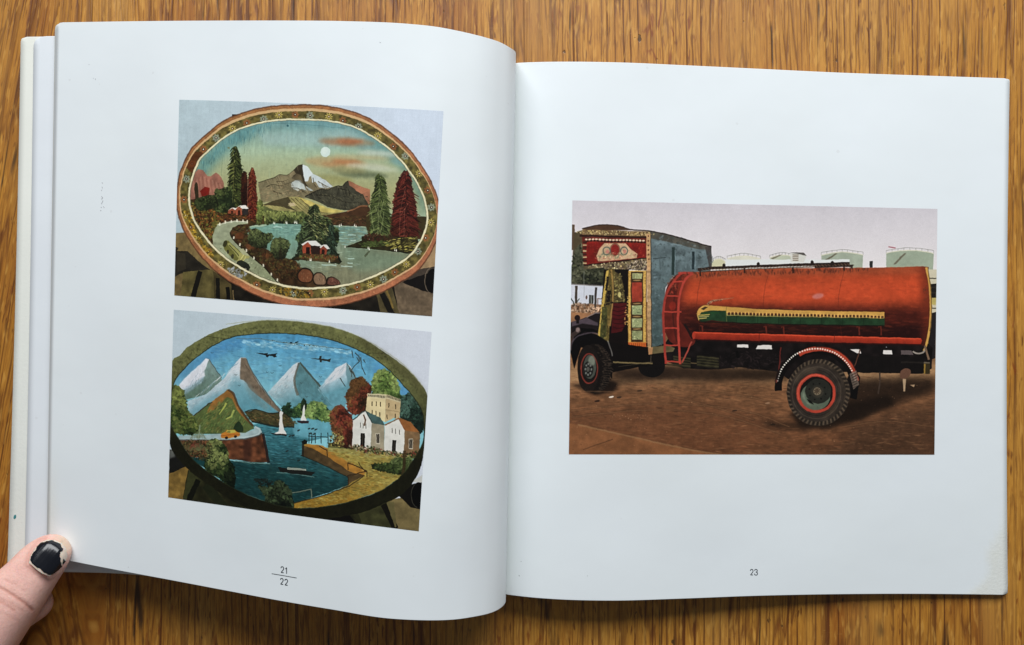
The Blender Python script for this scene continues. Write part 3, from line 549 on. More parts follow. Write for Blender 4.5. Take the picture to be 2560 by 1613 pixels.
    S("932,925 1000,945 1100,1000 1240,1095 1340,1120 1260,1160 1228,1184 1228,1130 1090,1062 930,990", (84, 66, 42), tex=[(.15, 60, 60)]); L("932,990 1090,1060 1228,1130", 6, (34, 40, 34), .8)
    P.dabs("1100,950 1640,1010 1580,1120 1300,1260 1100,1300 900,1320 1240,1190 1340,1100", 620, (9, 26), [(124, 104, 44), (158, 146, 78), (170, 158, 92), (134, 96, 36), (118, 112, 56)], .4, ang=(-20, 20), asp=.3)
    S("1560,1000 1650,1005 1600,1110 1500,1120", (84, 94, 50), .7, soft=24)
    L("870,1300 1060,1250 1240,1188 1340,1120", 6, (50, 40, 26), .8)
    S("926,900 945,884 965,896 960,915 940,920", (26, 28, 24)); S("930,900 945,920 940,1000 926,990", (40, 36, 28), .8)
    for x in (974, 993, 1016, 1053, 1098): L([(x, 842), (x, 912)], 5, (34, 46, 46), .95)
    L("966,862 1100,872", 5, (34, 46, 46), .95)
    for s_ in ("1090,950 1094,1000", "1040,930 1092,955", "1228,1035 1232,1085", "1228,1035 1355,1092", "1228,1120 1232,1184", "1228,1122 1355,1092", "1355,1092 1355,1130", "1300,1035 1310,1060 1345,1095"): L(s_, 6, (56, 40, 26), .95)
    for s_ in ("862,1232 985,1208", "988,1205 992,1262"): L(s_, 6, (120, 122, 104), .9)
    # trees, tower and house
    P.tree("1120,780 1110,740 1130,690 1180,665 1220,700 1260,760 1260,930 1150,915 1160,860 1125,830", 420, (8, 20), [(60, 32, 24), (92, 40, 30), (126, 58, 44), (112, 72, 44)], light=(-1, -.3)); P.tree("1225,640 1215,600 1245,540 1250,500 1320,482 1350,510 1390,545 1370,600 1355,700 1290,720 1230,700", 460, (8, 20), [(56, 38, 24), (92, 44, 30), (124, 60, 42), (96, 66, 38)], light=(-.6, -.8))
    P.dabs("1120,850 1160,845 1200,870 1190,930 1110,920", 80, (7, 15), [(120, 108, 56), (150, 140, 80), (60, 50, 30)], .8)
    P.tree("1390,560 1400,470 1440,432 1490,440 1540,490 1570,580 1560,620 1400,600", 420, (9, 20), [(58, 78, 38), (84, 106, 52), (112, 130, 70), (130, 146, 84)], light=(-.8, -.6)); P.tree("1575,620 1640,590 1690,640 1740,740 1700,850 1600,780 1570,740", 300, (8, 20), [(24, 38, 32), (40, 62, 50), (66, 92, 80)], light=(-.5, -.5))
    P.tree("75,800 60,560 130,545 165,610 180,690 230,760 235,840 130,850", 520, (9, 22), [(32, 46, 24), (50, 66, 32), (76, 90, 44), (104, 112, 58)], light=(0, -.8))
    S("1355,606 1475,620 1470,775 1440,760 1345,700", (206, 190, 148), tex=[(.05, 60, 60)]); S("1475,620 1572,645 1566,760 1530,745 1470,775", (178, 156, 118), tex=[(.05, 60, 60)])
    S("1354,585 1475,592 1475,622 1356,608", (196, 184, 150)); S("1475,592 1575,622 1573,645 1475,620", (186, 172, 138))
    for i in range(12): L([(1364+i*9.5, 592+i*.7), (1364+i*9.5, 604+i*1.1)], 5, (60, 56, 44), .9)
    for i in range(10): L([(1484+i*9.5, 598+i*2.6), (1484+i*9.5, 614+i*2.6)], 5, (60, 56, 44), .9)
    for x, y in ((1386, 652), (1414, 655), (1441, 657), (1496, 664), (1541, 674), (1388, 710), (1412, 716), (1436, 724), (1485, 738), (1540, 732)): L([(x, y-15), (x, y+15)], 6, (70, 56, 36), .95)
    L("1475,692 1568,708", 3, (130, 108, 76), .7)
    S("1262,758 1325,705 1345,700 1386,770 1378,935 1330,950 1258,925", (206, 204, 198), tex=[(.04, 60, 60)]); S("1386,770 1468,795 1466,960 1378,935", (150, 140, 118), tex=[(.08, 60, 60)]); S("1345,699 1440,745 1470,795 1385,778", (70, 96, 94), tex=[(.08, 60, 60)]); L("1262,758 1325,706 1346,700 1388,778", 8, (52, 70, 68), .9)
    S("1470,797 1560,755 1600,815 1594,975 1530,980 1466,962", (204, 202, 196), tex=[(.04, 60, 60)]); S("1600,815 1700,845 1695,975 1594,975", (128, 100, 70), tex=[(.1, 60, 60)]); S("1562,745 1640,770 1700,842 1600,825", (146, 92, 50), tex=[(.1, 60, 60)]); L("1470,792 1562,748 1602,822", 9, (140, 84, 48), .95)
    L("1330,725 1345,760 1338,795", 9, (96, 56, 30), .9); S("1312,845 1341,846 1336,945 1308,940", (30, 26, 22)); S("1520,888 1545,890 1540,985 1514,978", (28, 24, 20)); L("1326,848 1322,942", 3, (90, 84, 72), .8); L("1532,890 1528,980", 3, (90, 84, 72), .8)
    for x, y in ((1425, 880), (1640, 915)): S([(x-14, y-34), (x+14, y-32), (x+13, y+36), (x-14, y+34)], (186, 178, 160)); S([(x-10, y-29), (x+10, y-28), (x+9, y+30), (x-10, y+29)], (34, 28, 24)); L([(x, y-30), (x, y+30)], 3, (170, 160, 140))
    for x, y in ((1517, 828), (1540, 832), (1566, 838), (1312, 790), (1330, 795), (1348, 798)): L([(x, y-16), (x, y+18)], 5, (80, 78, 70), .8)
    P.dabs("1250,920 1380,930 1470,955 1600,970 1700,960 1690,1000 1500,990 1360,975 1250,945", 190, (7, 14), [(40, 50, 28), (70, 60, 36), (134, 60, 48), (150, 140, 110), (50, 64, 34)], .85)
    P.tree("1390,1060 1410,1042 1500,1040 1540,1005 1590,1010 1650,1010 1600,1110 1520,1105 1400,1080", 330, (8, 18), [(38, 48, 26), (60, 74, 38), (86, 98, 58)], light=(.4, -.6)); L("1600,960 1595,1060 1580,1150", 20, (60, 44, 26), .8)
    # near plants
    P.tree("290,1060 310,980 305,920 350,885 400,900 440,950 450,1010 480,1060 490,1140 460,1200 400,1140 330,1110", 560, (9, 21), [(20, 30, 18), (30, 44, 24), (54, 68, 36), (112, 120, 70)], light=(-.2, -.6))
    P.tree("420,1100 490,1130 480,1200 440,1190", 70, (8, 18), [(16, 26, 16), (30, 40, 24)])
    P.dabs("140,900 320,900 330,1020 220,1010 150,960", 170, (6, 16), [(26, 36, 22), (44, 50, 30), (66, 62, 38), (96, 84, 50)], .75)
    for a_ in range(-80, 260, 20):
        for (x, y, r, c) in ((250, 880, 60, (116, 128, 104)), (255, 960, 66, (98, 100, 66)), (195, 960, 56, (90, 84, 54)), (230, 940, 40, (120, 60, 48))):
            t = math.radians(a_); L([(x, y), (x+r*.6*math.cos(t), y-r*.55*abs(math.sin(t))-10), (x+r*math.cos(t), y-r*.3*math.sin(t)+12)], 6, c, .6, sm=True, w2=2)
    L("262,790 250,880", 8, (140, 150, 130), .7)
    P.tree("690,1260 660,1215 640,1180 700,1195 700,1170 740,1180 760,1158 800,1155 830,1190 860,1230 870,1320 800,1320 700,1290", 420, (7, 19), [(14, 20, 16), (24, 32, 22), (40, 50, 32), (56, 68, 46)], light=(0, -.4)); P.dabs("620,1140 740,1150 700,1180 640,1170", 50, (6, 14), [(28, 36, 32)], .8)
    P.clip = None
    L(np.vstack([inner, inner[:1]]), 7, (40, 44, 26), .7)
    P.finish(.02, .008, sat=1.0, wob=.7, gam=.16, mottle=.07)
    return P
def plate_tanker():
    """right plate: a decorated tanker lorry on bare ground"""
    P = Painter(((70, 48), (2137, 96), (2120, 1488), (50, 1486)), 1240, 850, (186, 180, 188), 37)
    L, O, S = P.line, P.ell, P.poly
    S("0,0 2200,0 2200,700 0,700", (188, 183, 190), col2=(212, 206, 208), ga=(1000, 60), gb=(1000, 420), tex=[(.008, 20, 12)])
    S("40,640 2200,560 2200,1500 40,1500", (136, 96, 66), col2=(106, 68, 45), ga=(1000, 950), gb=(1000, 1450), tex=[(.12, 24, 60), (.1, 90, 200)])
    S("50,980 2130,960 2130,1060 1700,1100 900,1060 50,1100", (166, 130, 94), .8, soft=50, tex=[(.08, 60, 100)])
    S("50,1240 700,1180 1300,1300 1000,1488 50,1488", (116, 72, 48), .5, soft=80); S("1700,1300 2130,1200 2130,1488 1500,1488", (70, 50, 37), .6, soft=80)
    P.dabs("50,1000 2120,1000 2120,1480 50,1480", 1500, (8, 40), [(92, 62, 42), (146, 106, 74), (118, 82, 56), (80, 54, 38), (130, 80, 54)], .3, ang=(-8, 12), asp=.14, sm=False)
    S("50,1310 150,1325 400,1385 700,1450 900,1490 50,1490", (138, 90, 58), .85, tex=[(.08, 60, 60)]); L("100,1318 400,1385 700,1452 930,1492", 9, (140, 104, 72), .8, sm=True); L("130,1460 300,1400", 5, (70, 46, 32), .5)
    # background left
    S("66,185 84,186 82,310 120,225 150,215 150,320 66,330", (96, 74, 56)); S("80,230 130,215 160,300 160,420 70,420", (86, 74, 54))
    P.tree("66,520 66,420 90,330 130,290 160,330 160,420 250,430 255,530 150,525", 380, (7, 18), [(30, 32, 24), (46, 50, 36), (66, 68, 48), (84, 84, 66)], light=(-.4, -.4))
    S("60,522 250,532 250,640 60,632", (188, 190, 200)); L("60,522 250,533", 6, (120, 112, 108)); L("92,532 90,650", 14, (74, 62, 52)); L("204,540 200,680", 12, (70, 60, 52)); S("165,582 192,584 190,636 165,634", (64, 66, 60)); L("178,584 178,634", 3, (170, 170, 170)); L("135,450 136,600", 3, (140, 140, 140), .7); O(150, 596, 5, 12, (110, 80, 70)); L("212,604 246,606", 5, (130, 100, 84)); L("212,640 246,640", 5, (130, 100, 84)); L("214,604 214,645", 5, (130, 100, 84))
    P.dabs("60,640 120,630 230,650 230,690 60,690", 130, (6, 14), [(84, 62, 48), (150, 116, 92), (180, 152, 130)], .8); S("58,680 230,690 230,760 58,740", (150, 106, 74), tex=[(.1, 60, 40)])
    L("60,600 75,620 80,640", 5, (50, 60, 44)); L("110,605 90,630", 4, (60, 66, 50))
    # storage tanks
    def tank(x0, x1, y0, y1, c, shade=True):
        S([(x0, y0+14), ((x0*3+x1)/4, y0), ((x0+x1)/2, y0-4), ((x0+x1*3)/4, y0), (x1, y0+14), (x1-4, y1), (x0+2, y1)], c, tex=[(.03, 40, 40)])
        L([(x0, y0-2), ((x0+x1)/2, y0-18), (x1, y0-2)], 3, (120, 120, 112), .7, sm=True)
        for i in range(9):
            x = x0+(x1-x0)*i/8; y = y0-2-16*(1-((i-4)/4)**2); L([(x, y), (x, y+16)], 2.5, (120, 120, 112), .7)
        L([(x0, y0+14), ((x0*3+x1)/4, y0+1), ((x0+x1)/2, y0-3), ((x0+x1*3)/4, y0+1), (x1, y0+14)], 5, (206, 200, 176), .8, sm=True)
    tank(858, 938, 384, 440, (190, 186, 156)); tank(946, 1136, 366, 400, (200, 196, 182)); tank(1188, 1330, 360, 400, (176, 180, 160)); tank(1480, 1716, 344, 450, (152, 160, 144)); tank(1846, 2116, 334, 450, (148, 158, 140))
    S("1192,376 1240,356 1260,354 1206,382", (110, 98, 80), .7); S("1496,386 1560,346 1572,348 1510,390", (100, 88, 70), .75); S("1886,410 1950,346 1962,346 1902,410", (104, 90, 74), .75)
    S("935,384 1640,382 1640,440 935,440", (206, 208, 208)); S("1305,348 1380,346 1395,365 1380,400 1305,400", (196, 194, 188)); S("1300,344 1380,343 1396,362 1380,358", (96, 90, 86))
    for i in range(4): L([(1316, 358+i*10), (1350, 358+i*10)], 5, (130, 112, 94))
    S("1752,392 1772,390 1770,428 1753,428", (54, 54, 54)); L("1860,312 1900,318", 6, (170, 80, 90), .8)
    S("2085,440 2135,440 2130,700 2085,700", (190, 182, 160)); S("2095,520 2130,520 2130,600 2095,600", (40, 36, 34)); S("2090,600 2130,600 2128,640 2090,640", (176, 160, 96)); S("2095,690 2130,680 2125,940 2080,960", (40, 36, 38))
    for y in (490, 540, 570, 660): L([(2090, y), (2130, y)], 6, (60, 54, 46), .8)
    # shadows on the ground
    S("280,1010 600,985 1300,1000 1250,1060 700,1040 300,1100 200,1140 130,1130", (36, 24, 18), .5, soft=26); S("1500,1060 2120,1050 2120,1130 1900,1200 1700,1260 1560,1300 1500,1320", (34, 24, 18), .8, soft=44); S("1130,1290 1500,1310 1400,1350 1180,1335", (40, 28, 20), .6, soft=30); S("60,1090 300,1080 340,1120 180,1150", (40, 26, 20), .6, soft=20)
    S("610,1000 900,995 1230,1010 1260,1050 640,1060", (150, 118, 84), .35, soft=30); S("300,1022 440,990 460,1020 340,1045", (150, 116, 84), .6, soft=12)
    S("300,1000 600,990 1250,1010 1300,1060 900,1075 500,1060 320,1050", (40, 27, 20), .75, soft=30); S("1290,1250 1360,1330 1500,1345 1700,1290 1900,1200 1850,1150 1600,1200", (34, 24, 18), .85, soft=26); S("110,1090 200,1150 300,1130 330,1080 250,1060", (32, 22, 17), .85, soft=16)
    # chassis
    S("270,840 520,880 600,960 700,1000 900,1005 1000,992 1240,1018 1290,1060 1600,1020 2050,1030 2105,1000 2110,880 2060,840 640,800 590,860", (28, 22, 22), tex=[(.3, 60, 50)])
    for s_ in ("1002,864 1064,864 1066,882 1002,880", "1118,868 1198,868 1202,892 1106,890", "1640,890 1700,892 1704,916 1680,914", "1832,896 1878,896 1882,920 1830,918"): S(s_, (206, 200, 196), sm=False)
    L("600,962 900,975", 6, (120, 100, 66), .8); L("300,965 520,972", 8, (110, 96, 66), .9); L("330,988 520,960", 3, (90, 80, 60), .7)
    for x0, x1 in ((640, 740), (775, 900)):
        S([(x0, 925), (x1, 938), (x1, 1000), (x0, 985)], (46, 42, 30), tex=[(.3, 80, 60)])
        for k in range(4): L([(x0, 932+k*15), (x1, 944+k*15)], 3, (96, 90, 58), .7)
    P.dabs("930,910 1230,920 1230,1000 930,990", 80, (8, 26), [(40, 32, 34), (20, 16, 16), (56, 44, 44)], .5, asp=.3); L("1000,900 1010,940", 18, (14, 12, 12), .9)
    # far wheel
    O(518, 985, 76, 66, (22, 18, 18)); S("430,905 600,905 600,980 430,980", (22, 17, 17))
    # sleeper box
    S("512,224 640,252 780,292 850,308 858,330 850,480 700,470 640,480 600,540 585,640 588,862 520,882", (100, 114, 118), col2=(70, 86, 86), ga=(640, 320), gb=(560, 800), tex=[(.12, 60, 50), (.06, 20, 90)])
    S("512,222 640,250 780,290 850,306 856,330 780,325 640,290 512,262", (82, 76, 66), .9, tex=[(.12, 60, 50)]); S("820,310 858,308 860,430 848,440", (72, 66, 64), .9)
    P.dabs("530,270 840,340 840,430 600,540 580,850 525,860", 420, (4, 16), [(80, 94, 96), (112, 126, 132), (92, 104, 106), (66, 78, 78)], .35)
    L("641,312 641,470", 17, (46, 62, 60)); L("755,338 755,440", 15, (44, 58, 62)); L("651,330 651,470", 5, (130, 150, 156), .5); L("764,350 764,440", 5, (130, 150, 156), .5); L("526,378 600,372", 4, (46, 56, 58), .7); L("566,380 566,440", 3, (46, 56, 58), .6)
    L("124,208 200,190 280,187 350,198 410,214 515,222 640,250 800,295 856,308", 6, (50, 36, 30), .95, sm=True)
    S("500,880 620,868 650,885 640,905 500,922", (104, 92, 64), tex=[(.15, 60, 50)]); S("498,882 526,880 524,920 500,922", (170, 124, 84))
    # cab roof and painted header
    S("130,208 200,190 280,186 360,200 410,216 130,218", (84, 58, 42)); S("126,212 510,224 515,260 125,246", (120, 96, 66), tex=[(.2, 120, 40)])
    P.dabs("135,218 490,228 490,246 135,240", 150, (4, 9), [(170, 150, 96), (84, 60, 40), (196, 178, 130)], .8)
    S("110,242 490,252 490,264 110,254", (56, 28, 22)); S("125,255 490,262 490,385 300,400 135,416", (122, 40, 30), tex=[(.15, 100, 60)])
    for i in range(18): O(150+i*19, 268+i*.4, 8, 5, (196, 186, 160)); O(158+i*19, 277+i*.4, 7, 4, (40, 26, 22))
    S("150,284 245,286 222,320 190,350 210,380 205,400 150,408", (150, 34, 28), tex=[(.18, 90, 60)]); S("384,290 486,292 486,372 440,376 430,345 400,320", (150, 36, 30), tex=[(.18, 90, 60)])
    for i in range(9): L([(152+i*9, 288), (156+i*7, 350), (153+i*6, 400)], 3, (96, 22, 20), .6, sm=True); L([(480-i*9, 296), (484-i*6, 368)], 3, (96, 22, 20), .6)
    S("222,322 250,290 372,292 400,322 440,350 436,374 300,388 216,394 208,360", (186, 156, 124), tex=[(.1, 90, 60)]); O(311, 328, 24, 32, (150, 40, 34)); P.ring(311, 328, 27, 35, 4, (90, 60, 44), .8)
    for x in (264, 363): P.ring(x, 334, 20, 22, 6, (84, 100, 92), .95); O(x+4, 338, 9, 11, (186, 120, 106)); L([(x-40, 374), (x-20, 352), (x, 360)], 6, (96, 112, 96), .8, sm=True)
    P.dabs("222,350 400,345 430,368 220,388", 60, (4, 10), [(110, 120, 84), (176, 110, 90), (200, 180, 140)], .7)
    for i in range(8): L([(130, 284+i*17), (152, 284+i*17)], 7, (176, 160, 120) if i % 2 else (40, 30, 26))
    S("135,416 300,398 490,374 490,445 400,440 255,442 250,428 135,438", (112, 96, 70), tex=[(.2, 90, 60)]); L("135,416 300,398 490,374", 6, (40, 22, 18)); P.dabs("150,418 480,385 480,440 250,432", 190, (4, 10), [(60, 48, 36), (170, 150, 100), (120, 112, 84), (80, 54, 60), (200, 190, 150)], .75)
    P.dabs("385,400 486,385 486,440 395,440", 80, (5, 11), [(40, 30, 34), (110, 96, 90), (176, 160, 140)], .8)
    # doorway
    S("250,440 390,438 390,870 280,860 230,700", (24, 16, 15)); S("305,450 345,470 360,540 368,620 300,625", (86, 74, 44), tex=[(.3, 110, 70)]); P.dabs("305,460 350,480 364,620 302,620", 90, (4, 10), [(130, 116, 70), (60, 50, 32), (160, 150, 90)], .7); O(336, 582, 9, 16, (180, 168, 110))
    S("296,628 375,628 378,740 350,790 290,800", (84, 22, 24), tex=[(.15, 60, 60)])
    for i in range(6): L([(298, 645+i*24), (335, 652+i*24), (376, 642+i*24)], 4, (46, 12, 14), .8, sm=True)
    # open door
    S("262,446 285,436 310,440 290,600 284,700 276,868 204,878 212,790 232,680 246,560", (92, 78, 40), tex=[(.2, 90, 70)]); S("262,448 276,444 262,560 244,680 224,860 204,878 226,700", (184, 154, 76)); L("290,440 300,560 290,690 282,760", 10, (150, 118, 66), .9, sm=True); S("268,560 290,560 282,620 262,625", (30, 22, 20)); L("270,480 262,560", 12, (40, 32, 24)); S("240,650 268,650 262,820 222,850", (70, 70, 38), tex=[(.3, 110, 70)])
    L("250,640 300,625", 8, (36, 28, 24)); L("276,700 274,770", 5, (130, 104, 60))
    # decorated post
    S("386,446 490,446 490,852 386,852", (190, 152, 78), tex=[(.06, 60, 60)]); S("400,452 472,452 470,850 402,850", (70, 46, 30)); L("386,446 386,850", 3, (120, 84, 44)); L("489,446 489,850", 4, (110, 70, 40))
    for y0, y1, c in ((460, 492, (152, 152, 108)), (512, 622, (166, 64, 46)), (642, 696, (142, 150, 108)), (716, 768, (144, 150, 108)), (786, 838, (142, 146, 104))):
        S([(407, y0), (466, y0), (465, y1), (408, y1)], c, tex=[(.1, 110, 80)])
        if c[1] > 100: P.dabs([(410, y0+3), (463, y0+3), (462, y1-3), (411, y1-3)], 16, (4, 9), [(98, 112, 76), (184, 180, 138)], .7, sm=False)
    for i in range(7): L([(414+i*8, 514), (414+i*8, 620)], 2, (120, 40, 34), .6)
    for y in (500, 632, 706, 776): O(436, y, 24, 4, (170, 140, 90), .8)
    S("386,852 490,852 490,884 388,880", (196, 100, 44)); [L([(392+i*12, 856), (392+i*12, 880)], 4, (150, 56, 30), .8) for i in range(9)]
    S("489,236 512,236 517,884 497,884", (176, 140, 100), tex=[(.12, 30, 120)]); [O(500+i*.5, 250+i*26, 4, 5, (110, 62, 44)) for i in range(6)]; L("514,225 519,880", 4, (60, 56, 50))
    P.dabs("378,600 392,600 392,740 366,740", 30, (4, 9), [(190, 160, 90)], .8)
    P.dabs("205,878 262,448 300,440 285,700 276,868", 190, (3, 9), [(52, 44, 24), (150, 128, 66), (92, 96, 50), (196, 168, 96), (40, 30, 20)], .6, ang=(70, 110), asp=.4)
    P.dabs("386,446 402,446 402,850 386,850", 70, (3, 7), [(214, 180, 104), (150, 112, 56), (96, 64, 36)], .5, sm=False); P.dabs("472,446 489,446 489,850 472,850", 70, (3, 7), [(214, 180, 104), (150, 112, 56), (96, 64, 36)], .5, sm=False)
    P.dabs("489,236 512,236 517,884 497,884", 90, (3, 7), [(200, 172, 140), (120, 84, 60), (150, 110, 90)], .5, sm=False)
    P.dabs("150,284 486,292 486,372 300,390 150,408", 110, (3, 7), [(196, 70, 50), (80, 18, 18), (210, 160, 110)], .35, sm=False)
    # bonnet and wing
    S("60,740 100,725 180,700 200,685 230,680 222,760 214,800 150,800 90,840 62,900", (34, 26, 28)); S("66,735 150,712 215,740 215,760 130,745 66,762", (96, 82, 92), .8, soft=6); S("70,790 110,770 180,775 214,790 214,800 140,790 80,830", (12, 9, 10)); O(98, 712, 15, 16, (40, 22, 24)); S("92,725 106,725 108,745 92,745", (30, 20, 20)); S("62,800 110,770 120,790 80,820 62,900", (76, 60, 56), .8); O(100, 782, 12, 14, (150, 128, 124), .8, soft=5); L("150,712 190,690 228,684", 5, (130, 122, 126), .8, sm=True)
    S("60,905 64,860 84,826 120,806 170,798 216,812 290,860 300,960 296,1060 250,1000 200,900 120,880 80,1000", (14, 11, 12)); L("62,900 68,856 90,824 130,806 180,798 216,806", 8, (92, 80, 88), .7, sm=True)
    S("270,850 500,880 505,990 440,992 300,1022 280,960", (20, 15, 14))
    L("300,965 525,972", 9, (120, 104, 70), .95); L("330,990 524,962", 3, (90, 80, 60), .7); L("516,925 514,972", 4, (96, 84, 66), .8)
    # front wheel
    O(195, 1000, 96, 142, (26, 20, 18)); O(160, 1000, 62, 136, (34, 27, 24)); P.dabs("210,880 285,930 290,1060 220,1135 240,1000", 150, (5, 12), [(54, 44, 36), (16, 12, 12), (70, 58, 48)], .8, asp=.4, ang=(-20, 30))
    for i in range(30):
        t = math.radians(-88+i*6.2); L([(196+58*math.cos(t)*.9, 1000+132*math.sin(t)), (200+92*math.cos(t), 1000+138*math.sin(t))], 4, (70, 58, 48), .7)
    O(165, 1000, 50, 88, (130, 52, 42)); O(166, 1000, 43, 80, (30, 27, 25)); O(168, 990, 36, 68, (74, 78, 70)); O(160, 1005, 28, 46, (40, 40, 38)); O(180, 955, 20, 28, (130, 134, 120), .8, soft=8)
    for i in range(8): t = i*math.pi/4; O(160+17*math.cos(t), 1005+30*math.sin(t), 5, 7, (110, 110, 104))
    O(158, 1005, 9, 14, (84, 82, 76)); L("270,840 290,900 296,930", 7, (130, 126, 122), .7, sm=True)
    # tank barrel
    front = P.pts("600,560 620,510 660,470 720,455 770,455 800,470 790,620 780,760 760,860 700,880 640,860 605,820 588,760 584,650")
    S(front, (104, 36, 28), sm=True, tex=[(.1, 60, 50)])
    barrel = P.smooth(P.pts("690,480 760,455 900,446 1050,438 1350,430 1650,430 1900,426 2070,424 2086,450 2096,560 2098,680 2090,800 2074,868 2000,862 1700,850 1300,838 900,830 760,815 700,760 670,680 662,580"), n=5)
    P.clip = P.inside(barrel)
    S(barrel, (176, 70, 40), tex=[(.03, 60, 60), (.02, 200, 150)])
    S("650,400 2110,380 2110,470 1400,474 700,500", (160, 74, 46), .9, soft=26); S("700,540 1400,520 2100,480 2100,620 1400,650 700,640", (198, 76, 44), .9, soft=60); S("640,640 2110,650 2110,900 640,900", (74, 28, 22), .95, soft=60, tex=[(.08, 60, 60)]); S("640,740 2110,755 2110,900 640,900", (44, 18, 17), .9, soft=36)
    S("640,440 740,470 700,600 690,760 740,860 640,860", (104, 36, 28), .75, soft=50); S("2040,400 2120,400 2120,880 2050,880", (112, 44, 28), .7, soft=34)
    P.dabs("680,470 2080,440 2080,800 700,800", 620, (12, 46), [(150, 56, 34), (196, 90, 52), (178, 70, 40), (140, 50, 32)], .09, ang=(-6, 8), asp=.22, sm=False)
    P.dabs("700,455 1650,430 1640,450 760,478", 160, (8, 20), [(96, 52, 38), (120, 62, 42), (84, 42, 34)], .45, ang=(60, 110), asp=.4)
    for x in (800, 1175, 1600): L([(x+12, 435), (x-14, 540), (x-24, 640), (x-12, 760), (x, 840)], 3, (104, 42, 30), .5, sm=True)
    O(1460, 590, 34, 15, (190, 124, 122), .75, ang=-12, soft=10); P.dabs("2060,540 2090,540 2080,620 2064,620", 14, (4, 9), [(90, 60, 46)], .5)
    # painted train
    S("776,690 784,664 800,648 820,641 900,646 1100,662 1300,669 1500,674 1838,680 1839,757 1500,752 1100,743 940,735 860,728 800,738 780,722", (38, 66, 42), tex=[(.12, 90, 60)])
    S("776,700 778,680 786,662 802,648 822,641 900,646 1100,662 1300,669 1500,674 1838,680 1838,712 1500,705 1100,694 945,686 940,672 850,672 800,680 786,700", (188, 144, 74), tex=[(.06, 90, 60)])
    L("780,698 846,694", 5, (206, 168, 90)); L("782,708 842,704", 4, (200, 176, 110)); L("784,719 830,714", 5, (200, 170, 100)); L("778,700 776,690 786,728", 5, (206, 168, 90), .9, sm=True); S("796,662 820,650 838,652 812,668", (70, 54, 36)); S("800,682 900,680 905,688 810,694", (38, 74, 42)); L("940,650 945,735", 3, (120, 110, 60), .8)
    for i in range(44):
        x = 951+i*20.2; y = 682+(x-945)*.022; S([(x, y), (x+13, y+.4), (x+13, y+14), (x, y+13.6)], (96, 50, 34)); L([(x-3.5, y-4), (x-3.5, y+15)], 5, (214, 172, 100), .9)
    L("945,699 1200,704 1838,714", 3, (216, 172, 96), .8)
    for i in range(7): L([(1000+i*120, 700+i*2.4), (1000+i*120, 748+i*1.4)], 3, (24, 44, 28), .7)
    L("785,738 940,738 1100,746 1838,760", 6, (26, 26, 20), .8)
    L("835,640 850,622 900,610 985,600", 14, (150, 118, 92), .75, sm=True, w2=3); P.dabs("840,635 860,615 940,606 900,618", 24, (4, 8), [(180, 160, 130), (90, 60, 44)], .7)
    P.clip = None
    # details on the barrel
    L("2074,428 2092,520 2100,640 2094,760 2076,860 2060,900", 13, (190, 148, 76), sm=True); L("2084,440 2100,560 2104,680 2094,790", 4, (90, 66, 40), .8, sm=True)
    L("780,440 900,430 1100,422 1300,414 1640,404", 15, (58, 40, 34), sm=True); L("795,452 1100,436 1400,424 1665,414", 5, (80, 60, 46), .9, sm=True); L("1440,424 1660,418 1650,430", 14, (50, 34, 28), .9)
    for i in range(46): x = 800+i*18.4; L([(x, 434-(x-780)*.034), (x+12, 446-(x-780)*.034)], 4, (120, 98, 74), .7)
    for x, y, h in ((792, 445, 32), (1042, 430, 30), (1318, 424, 36), (1608, 420, 26)): L([(x, y), (x+2, y+h)], 8, (56, 36, 30))
    for x, y in ((928, 412), (1124, 404), (1428, 394), (1542, 396)): S([(x-9, y), (x, y-8), (x+9, y), (x+8, y+20), (x-8, y+20)], (50, 38, 34))
    for x in (805, 1165, 1265, 1690, 1815): L([(x-12, 758 if x < 1000 else 766), (x+2, 762), (x+4, 812)], 9, (110, 44, 32), .9); L([(x-6, 768), (x-2, 800)], 4, (50, 22, 20), .8)
    L("705,750 750,830", 14, (36, 24, 24)); L("650,560 640,700 660,850", 8, (60, 30, 26), .5, sm=True)
    P.dabs("620,490 700,470 660,560 610,580", 40, (6, 14), [(150, 60, 44), (84, 40, 30), (120, 72, 50)], .6); O(636, 645, 20, 26, (150, 44, 32), .8, soft=6)
    S("756,792 2042,828 2050,842 2044,862 760,836 750,815", (182, 58, 36), col2=(120, 36, 26), ga=(1000, 798), gb=(998, 850)); L("760,797 2040,832", 5, (216, 92, 62), .7); O(758, 814, 10, 21, (176, 60, 42)); L("760,838 1300,852 2044,866", 8, (60, 20, 18), .8)
    for x in (1128, 1553): L([(x, 806), (x-3, 850)], 4, (110, 36, 26), .8)
    # ladder
    L("752,460 690,462 650,500 610,560 588,640 586,760 594,900 598,975", 13, (164, 58, 48), sm=True); L("752,462 715,490 690,540 672,620 668,720 672,860 680,975", 13, (176, 66, 54), sm=True)
    for a_, b_ in (((668, 460), (752, 458)), ((640, 510), (700, 508)), ((604, 588), (676, 590)), ((590, 678), (686, 680)), ((590, 770), (668, 772)), ((592, 868), (674, 870)), ((598, 960), (680, 962))): L([a_, b_], 9, (176, 64, 52))
    L("746,848 690,966", 9, (160, 70, 58)); L("720,455 722,470", 6, (110, 44, 34)); L("600,978 690,985", 8, (60, 50, 34))
    # rear end
    P.ring(2030, 890, 38, 26, 10, (150, 140, 130), .95, -10, 150); L("2066,870 2090,950", 12, (120, 96, 76)); S("1930,898 1990,898 2000,925 1930,922", (96, 84, 84)); L("1930,965 2095,968", 10, (100, 90, 76)); S("2060,970 2095,970 2095,1030 2060,1030", (60, 50, 30)); L("2066,972 2064,1030", 8, (140, 110, 50)); S("1700,925 2060,940 2060,1028 1700,1024", (24, 20, 19), .8)
